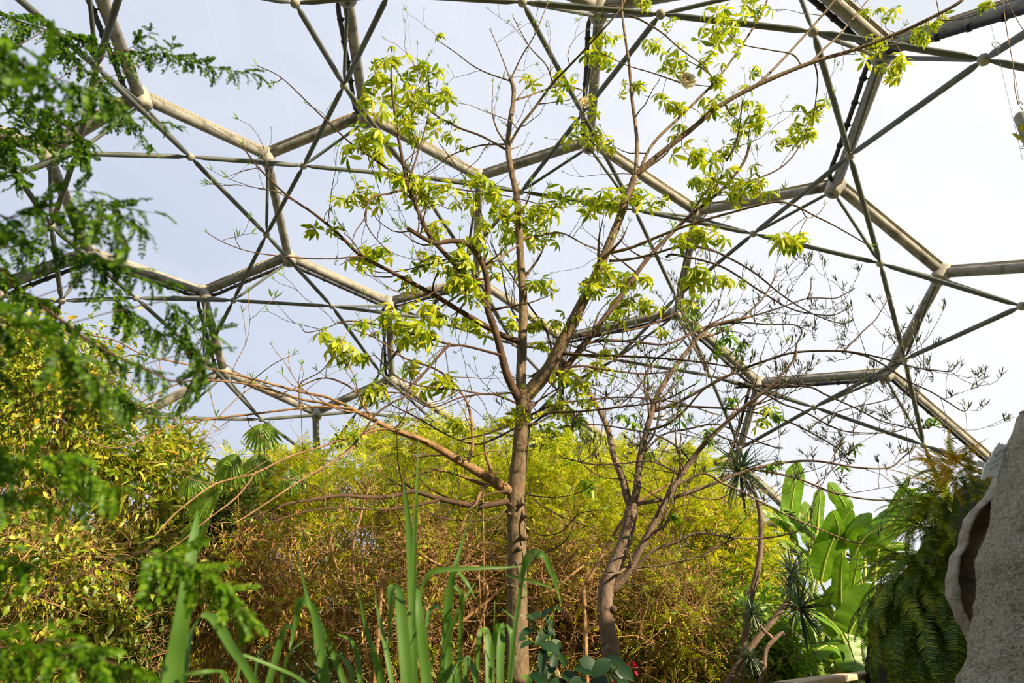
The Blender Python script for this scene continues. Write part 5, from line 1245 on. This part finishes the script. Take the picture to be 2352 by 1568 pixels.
# ================================================================ near plants
rng = np.random.default_rng(321); random.seed(321)
def ribbon(pts, w, Y, mb, face=(0, -1, .25), fold=.22, twist=0.0):
    """a grass blade: pts rows of (px, py), w list of widths in pixels"""
    n = len(pts); W = np.interp(np.linspace(0, 1, n), np.linspace(0, 1, len(w)), w)
    rows = [(x, y, ww) for (x, y), ww in zip(pts, W)]
    S3 = smooth(rows, 6); m = len(S3); ph = random.uniform(0, 6)
    C = np.array([at(x, y, Y + .10 * math.sin(ph + i / m * 3) * (i / m)) for i, (x, y, _) in enumerate(S3)])
    if S3[0][1] >= 1480:
        g = np.array([C[0][0] + random.uniform(-.05, .05), Y, 0.0]); k = 6
        C = np.vstack([g + (C[0] - g) * np.linspace(0, 1, k, endpoint=False)[:, None], C]); ws = np.concatenate([np.full(k, S3[0][2]), S3[:, 2]])
    else: ws = S3[:, 2]
    T = unit(np.gradient(C, axis=0)); F = unit(np.array(face, float)) + np.zeros_like(T)
    a = twist + .5 * np.sin(np.linspace(0, 2, len(C)) + ph)
    S = unit(np.cross(T, F)); Nn = np.cross(S, T); V, U = [], []
    for i in range(len(C)):
        hw = px2m(max(ws[i], .8), C[i]) / 2; s = S[i] * math.cos(a[i] * .6) + Nn[i] * math.sin(a[i] * .6); nn = np.cross(s, T[i])
        for j in (-1, -.5, 0, .5, 1):
            V.append(C[i] + s * hw * j + nn * abs(j) * fold * hw); U.append((i * .08, j * .5, ph))
    q = [(i * 5 + j, i * 5 + j + 1, i * 5 + j + 6, i * 5 + j + 5) for i in range(len(C) - 1) for j in range(4)]
    mb.add(V, q, luv=U)
GR = {
 'A': (1.75, 'tall blurred grass clump at the lower left with the thickest upright blade', [
   ([(390, 1600), (403, 1512), (414, 1446), (426, 1364), (438, 1281), (447, 1222), (454, 1172)], [44, 40, 34, 28, 20, 3]), ([(420, 1590), (430, 1500), (442, 1450), (462, 1413)], [26, 24, 16, 4]),
   ([(462, 1413), (485, 1417), (509, 1446), (532, 1486), (558, 1522), (588, 1575), (600, 1600)], [10, 22, 20, 18, 14]), ([(419, 1549), (476, 1542), (509, 1545), (530, 1575)], [8, 9, 12, 9]), ([(372, 1600), (378, 1540), (383, 1500)], [30, 20, 3])]),
 'B': (2.5, 'grass clump with a broad blade folded over beside the brown thicket', [
   ([(750, 1600), (744, 1540), (735, 1480), (730, 1440), (722, 1404), (708, 1380)], [26, 25, 24, 20, 12]), ([(708, 1380), (690, 1384), (682, 1413), (672, 1463), (664, 1492)], [20, 20, 14, 8, 2]),
   ([(610, 1600), (634, 1512), (645, 1470), (657, 1443), (669, 1440), (672, 1456)], [18, 18, 16, 9, 2]), ([(585, 1575), (594, 1512), (611, 1486), (636, 1478)], [10, 11, 8, 2]), ([(716, 1400), (706, 1370), (697, 1331), (684, 1262)], [8, 8, 5, 1]),
   ([(800, 1590), (773, 1522), (753, 1473), (740, 1430)], [13, 13, 9, 2]), ([(816, 1590), (806, 1539), (789, 1512), (768, 1496)], [11, 11, 8, 2]), ([(830, 1590), (822, 1512), (808, 1473), (776, 1456)], [12, 12, 8, 3]),
   ([(875, 1590), (860, 1506), (842, 1446), (829, 1380), (816, 1318)], [12, 12, 9, 6, 1]), ([(555, 1502), (591, 1516), (631, 1532), (677, 1552), (710, 1575)], [7, 8, 8, 7]), ([(646, 1600), (652, 1540), (664, 1500), (700, 1470)], [13, 11, 6, 1])]),
 'C': (2.4, 'tall grass clump with two sword-like blades rising in front of the thicket', [
   ([(949, 1600), (949, 1480), (949, 1380), (943, 1248), (933, 1149), (926, 1090)], [20, 22, 24, 20, 9, 1]), ([(949, 1447), (951, 1347), (953, 1215), (957, 1133), (962, 1005)], [9, 11, 9, 6, 1]),
   ([(938, 1600), (930, 1500), (921, 1400), (916, 1356), (908, 1343)], [30, 28, 24, 14, 6]), ([(908, 1345), (900, 1352), (898, 1397), (895, 1463), (889, 1492)], [22, 22, 14, 8, 1]), ([(985, 1600), (972, 1500), (963, 1410), (956, 1345)], [26, 24, 18, 10]),
   ([(966, 1380), (970, 1350), (980, 1328), (996, 1312), (1042, 1306), (1108, 1304), (1157, 1303), (1200, 1300)], [4, 8, 12, 11, 9, 5, 1]), ([(985, 1560), (981, 1480), (979, 1430), (975, 1376)], [9, 9, 6, 1]),
   ([(980, 1440), (985, 1410), (998, 1392), (1016, 1400)], [6, 10, 10, 4]), ([(881, 1600), (872, 1540), (862, 1500), (855, 1475)], [20, 18, 12, 3]), ([(906, 1600), (890, 1510), (874, 1430), (860, 1370)], [12, 11, 8, 1])]),
 'D': (2.6, 'grass clump with a wide blue-green blade left of the pale trunk', [
   ([(1035, 1600), (1026, 1500), (1027, 1414), (1035, 1341), (1046, 1304)], [24, 24, 22, 18, 12]), ([(1042, 1312), (1052, 1280), (1065, 1235), (1089, 1154)], [12, 9, 5, 1]), ([(1052, 1312), (1066, 1330), (1080, 1352), (1093, 1378)], [11, 10, 7, 1]),
   ([(1056, 1600), (1056, 1500), (1060, 1400), (1060, 1365), (1044, 1345)], [9, 10, 11, 10, 5]), ([(1009, 1600), (1019, 1496), (1042, 1430), (1065, 1380), (1092, 1338)], [12, 12, 9, 6, 1]),
   ([(1040, 1600), (1044, 1550), (1056, 1520), (1072, 1508)], [24, 20, 14, 6]), ([(1072, 1508), (1082, 1525), (1088, 1550), (1094, 1580)], [14, 13, 9, 5]), ([(965, 1590), (990, 1530), (1000, 1480)], [8, 8, 1])]),
 'E': (2.7, 'grass clump before the pale trunk with blades bent over at the top', [
   ([(1094, 1580), (1097, 1490), (1103, 1452), (1110, 1444)], [9, 11, 9, 5]), ([(1108, 1446), (1117, 1452), (1122, 1496), (1124, 1600)], [13, 17, 18, 16]), ([(1126, 1560), (1132, 1490), (1140, 1445), (1150, 1430)], [8, 12, 12, 6]),
   ([(1148, 1432), (1152, 1460), (1149, 1510), (1150, 1600)], [16, 18, 18, 15]), ([(1168, 1590), (1176, 1500), (1174, 1455), (1164, 1434)], [10, 16, 15, 6]), ([(1160, 1434), (1154, 1440), (1160, 1462)], [10, 12, 3]),
   ([(1134, 1500), (1135, 1440), (1136, 1380)], [4, 3, 1]), ([(1220, 1600), (1212, 1560), (1195, 1552)], [18, 14, 5])]),
 'F': (2.5, 'grass plume with drooping tip crossing the pale trunk', [
   ([(1166, 1600), (1182, 1450), (1192, 1385), (1200, 1325), (1218, 1285), (1240, 1270)], [8, 10, 12, 13, 10]), ([(1236, 1271), (1252, 1280), (1268, 1320), (1280, 1352), (1289, 1388)], [12, 13, 10, 6, 1]),
   ([(1192, 1385), (1200, 1308), (1211, 1275), (1230, 1265), (1252, 1280), (1285, 1340)], [10, 11, 9, 8, 3]), ([(1163, 1320), (1204, 1330), (1245, 1342), (1276, 1353)], [7, 6, 4, 1]), ([(1204, 1340), (1208, 1360), (1207, 1385)], [6, 5, 1]),
   ([(1155, 1400), (1180, 1420), (1205, 1445)], [4, 4, 1])])}
for k, (Y, lb, bl) in GR.items():
    bx = np.mean([b[0][0][0] for b in bl]); g = at(bx, 1568, Y)
    e = empty('tall_grass_clump', (g[0], Y, 0), lb, 'grass clump', 'tall grass clumps nearest the camera')
    for i, (pts, w) in enumerate(bl):
        mb = MB(); ribbon(pts, w, Y + random.uniform(-.12, .12), mb, twist=random.uniform(-.5, .5)); mb.build('blade', M['grass'], e)

# ---- leafy branches hanging in from the left, out of focus
def near_shrub(name, label, root, branches, mt='near'):
    e = empty(name, root, label, 'shrub'); mb = MB(); lf = MB(); root = np.array(root, float); allp = []
    for (pts, Y, w, leafpx, dens) in branches:
        P = smooth([at(x, y, Y) for x, y in pts], 8); r = px2m(w, P[0]) / 2
        j = curve3(root + np.array([0, 0, max(P[0][2] * .55, .1)]), P[0], (0, 0, .12), 6, .05)
        Q = np.vstack([j[:-1], P]); tube(mb, Q, np.linspace(r * 1.6, r * .5, len(Q)), 7)
        L = np.concatenate([[0], np.cumsum(np.linalg.norm(np.diff(P, axis=0), axis=1))]); step = px2m(leafpx, P[0]) * dens * .62; side = 1
        T = unit(np.gradient(P, axis=0))
        for s in np.arange(step * .3, L[-1], step):
            i = int(np.searchsorted(L, s)); i = min(i, len(P) - 1); f = s / L[-1]; side = -side
            for _ in range(2 if random.random() < .5 else 1):
                sd = np.cross(T[i], [0, -1, 0]); d = unit(T[i] * random.uniform(.3, 1) + sd * side * random.uniform(.2, .9) + np.array([0, random.uniform(-.6, .6), -random.uniform(.0, .8)]))
                scatter(lf, random.choice(NEARLEAF), frames(np.array([d]), roll=rng.normal(size=1) * .6), [P[i]], px2m(leafpx, P[i]) * random.uniform(.7, 1.25) * (1 - .4 * f) * 2.1)
        allp.append(P)
    P = np.array([root * (1 - t) + (root + np.array([0, 0, 2.2])) * t for t in np.linspace(0, 1, 8)]); tube(mb, P, np.linspace(.05, .02, 8), 9)
    mb.build('stems', M['twig'], e); lf.build('foliage', M[mt], e)
    return e
near_shrub('pinnate_shrub', 'out-of-focus shrub whose dark leafy sprays hang in at the upper left', (-2.3, 1.7, 0), [
  ([(-120, 20), (-20, 30), (80, 60), (180, 90), (260, 112), (350, 125), (430, 140), (510, 158), (600, 172)], 2.0, 3, 26, .55),
  ([(-160, 60), (-60, 110), (20, 140), (90, 170), (160, 190), (230, 215), (280, 235)], 1.15, 4, 62, .5),
  ([(-160, 0), (-90, 60), (-20, 100), (60, 150)], 1.0, 4, 75, .5),
  ([(-120, 190), (0, 215), (60, 240), (140, 285), (200, 325), (190, 370)], 1.9, 4, 30, .45),
  ([(-120, 280), (-20, 300), (40, 360), (45, 420)], 1.9, 3, 28, .5),
  ([(120, 60), (180, 150), (230, 190), (300, 270), (340, 330)], 2.0, 2, 24, .6),
  ([(-120, 320), (0, 330), (80, 320), (150, 340), (200, 350)], 1.9, 3, 30, .5),
  ([(300, 110), (340, 80), (345, 60)], 2.0, 1.5, 16, .8), ([(380, 130), (395, 105), (397, 90)], 2.0, 1.5, 14, .8),
  ([(150, 250), (220, 260), (330, 275), (420, 290)], 2.0, 1.5, 18, 1.2)])
near_shrub('pinnate_shrub', 'out-of-focus shrub with a dark arching stem and green sprays at the middle left', (-2.1, 1.5, 0), [
  ([(-140, 520), (-60, 560), (40, 660), (90, 700), (150, 742), (200, 780), (270, 820), (340, 850), (400, 875), (460, 850), (500, 790)], 1.6, 7, 32, .7),
  ([(-140, 440), (-60, 470), (20, 500), (80, 480), (160, 490), (240, 505), (290, 560)], 1.3, 4, 46, .6),
  ([(160, 490), (230, 470), (300, 480), (360, 490)], 1.5, 2, 30, 1.0), ([(160, 440), (200, 440), (270, 490), (330, 525)], 1.5, 2, 30, .9),
  ([(-120, 590), (0, 570), (100, 560), (180, 590), (260, 610), (330, 640), (380, 650)], 1.6, 3, 34, .5),
  ([(-140, 700), (-40, 720), (60, 760), (140, 790), (200, 850), (245, 900)], 1.15, 5, 56, .55),
  ([(200, 640), (260, 660), (290, 720), (360, 760), (420, 800)], 1.8, 2, 30, .6),
  ([(380, 690), (420, 740), (440, 790), (470, 850), (440, 900), (420, 930)], 1.8, 2, 24, .6), ([(505, 790), (490, 770), (500, 740), (470, 720)], 1.8, 2, 22, .6),
  ([(-120, 830), (-20, 850), (40, 880), (120, 905)], 1.2, 3, 40, .7), ([(260, 880), (300, 930), (350, 950), (370, 965)], 1.8, 2, 26, .6)])
near_shrub('pinnate_shrub', 'bright blurred feathery branch tips low at the left beside the grass', (-1.5, 1.4, 0), [
  ([(-160, 1020), (-40, 1030), (60, 1050), (140, 1040), (200, 1080), (280, 1120)], 1.3, 3, 46, .55), ([(-120, 1120), (-20, 1130), (80, 1160), (180, 1150)], 1.3, 3, 40, .7),
  ([(-120, 1260), (-20, 1280), (40, 1290), (85, 1300)], 1.4, 3, 38, .6),
  ([(330, 1265), (390, 1285), (440, 1300), (490, 1320), (530, 1360), (565, 1420)], 1.5, 3, 40, .45),
  ([(-100, 1480), (60, 1490), (130, 1500), (200, 1510), (280, 1530), (350, 1580)], 1.4, 4, 46, .5), ([(60, 1500), (110, 1470), (160, 1480), (220, 1490)], 1.4, 3, 34, .7)], 'near_bright')

# ---- dark leafy plant with crimson flowers at the foot of the trees
Yd = 5.2; g = at(1330, 1568, Yd)
dk = empty('dark_leaved_plant', (g[0], Yd, 0), 'low plant with large dark green leaves and small crimson flowers between the trunks', 'plant')
LV = [((1232, 1448), (1200, 1452), 30, .5), ((1262, 1448), (1236, 1470), 30, .6), ((1208, 1462), (1194, 1468), 22, .8), ((1240, 1478), (1280, 1492), 40, .5), ((1275, 1455), (1250, 1440), 26, .5), ((1225, 1475), (1200, 1480), 26, .7), ((1285, 1470), (1262, 1500), 34, .5),
      ((1262, 1530), (1240, 1575), 34, .45), ((1250, 1490), (1243, 1535), 26, .4), ((1275, 1500), (1265, 1545), 26, .4), ((1215, 1550), (1250, 1560), 44, .6), ((1330, 1515), (1370, 1530), 44, .7), ((1320, 1532), (1368, 1545), 30, .4), ((1290, 1545), (1320, 1560), 40, .7),
      ((1400, 1515), (1365, 1545), 42, .7), ((1408, 1520), (1432, 1560), 44, .6), ((1420, 1528), (1450, 1555), 36, .6), ((1390, 1512), (1430, 1522), 34, .5), ((1360, 1560), (1400, 1575), 40, .6), ((1300, 1565), (1262, 1580), 44, .7), ((1345, 1560), (1310, 1575), 40, .7), ((1420, 1560), (1445, 1580), 34, .6),
      ((1230, 1430), (1215, 1412), 26, .5), ((1245, 1412), (1262, 1400), 20, .5), ((1270, 1425), (1262, 1440), 22, .5), ((1272, 1392), (1288, 1400), 16, .5), ((1210, 1420), (1250, 1408), 22, .4), ((1255, 1415), (1268, 1440), 20, .5), ((1300, 1530), (1285, 1500), 22, .5)]
sm = MB(); hubs = [at(1258, 1500, Yd), at(1395, 1545, Yd), at(1310, 1570, Yd)]
mains = [curve3((g[0], Yd, 0), h, (.03, 0, .04), 7, .1) for h in hubs]
for P in mains: tube(sm, P, np.linspace(.02, .009, len(P)), 8)
tube(sm, smooth([hubs[0], at(1245, 1460, Yd), at(1262, 1420, Yd), at(1280, 1390, Yd)], 5), .006, 6)
for (a, b, w, asp) in LV:
    dy = random.uniform(-.25, .15); p0 = at(*a, Yd + dy); p1 = at(*b, Yd + dy - random.uniform(.02, .15)); L = np.linalg.norm(p1 - p0)
    pass
    tp = strip(1, 1, 7, .10, .18, 'oval')
    mb = MB(); scatter(mb, tp, frames(np.array([p1 - p0]), up=np.array([[random.uniform(-.4, .4), -.75, .6]])), [p0], L * 1.15, np.array([px2m(w * .85, p0) / (L * 1.15)]))
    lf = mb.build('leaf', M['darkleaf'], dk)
    h = hubs[int(np.argmin([np.linalg.norm(h - p0) for h in hubs]))]; tube(sm, curve3(h, p0, (0, 0, .05), 5, .08), .0035, 5)
sm.build('stems', M['midgreen'], dk)
for (x, y, r) in ((1437, 1527, 8), (1446, 1533, 7), (1453, 1523, 7), (1460, 1529, 6), (1461, 1545, 8), (1408, 1568, 6)):
    c = at(x, y, Yd - .1); mb = MB(); k = 12; d = rand_dirs(k, .2)
    scatter(mb, strip(1, .7, 4, .2, .3, 'oval'), frames(d), np.tile(c, (k, 1)), px2m(r, c)); f = mb.build('flower', M['red'], dk)
    mb = MB(); h = hubs[1]; tube(mb, curve3(h, c, (0, 0, .06), 6, .05), .0028, 5); mb.build('flower_stalk', M['midgreen'], f)
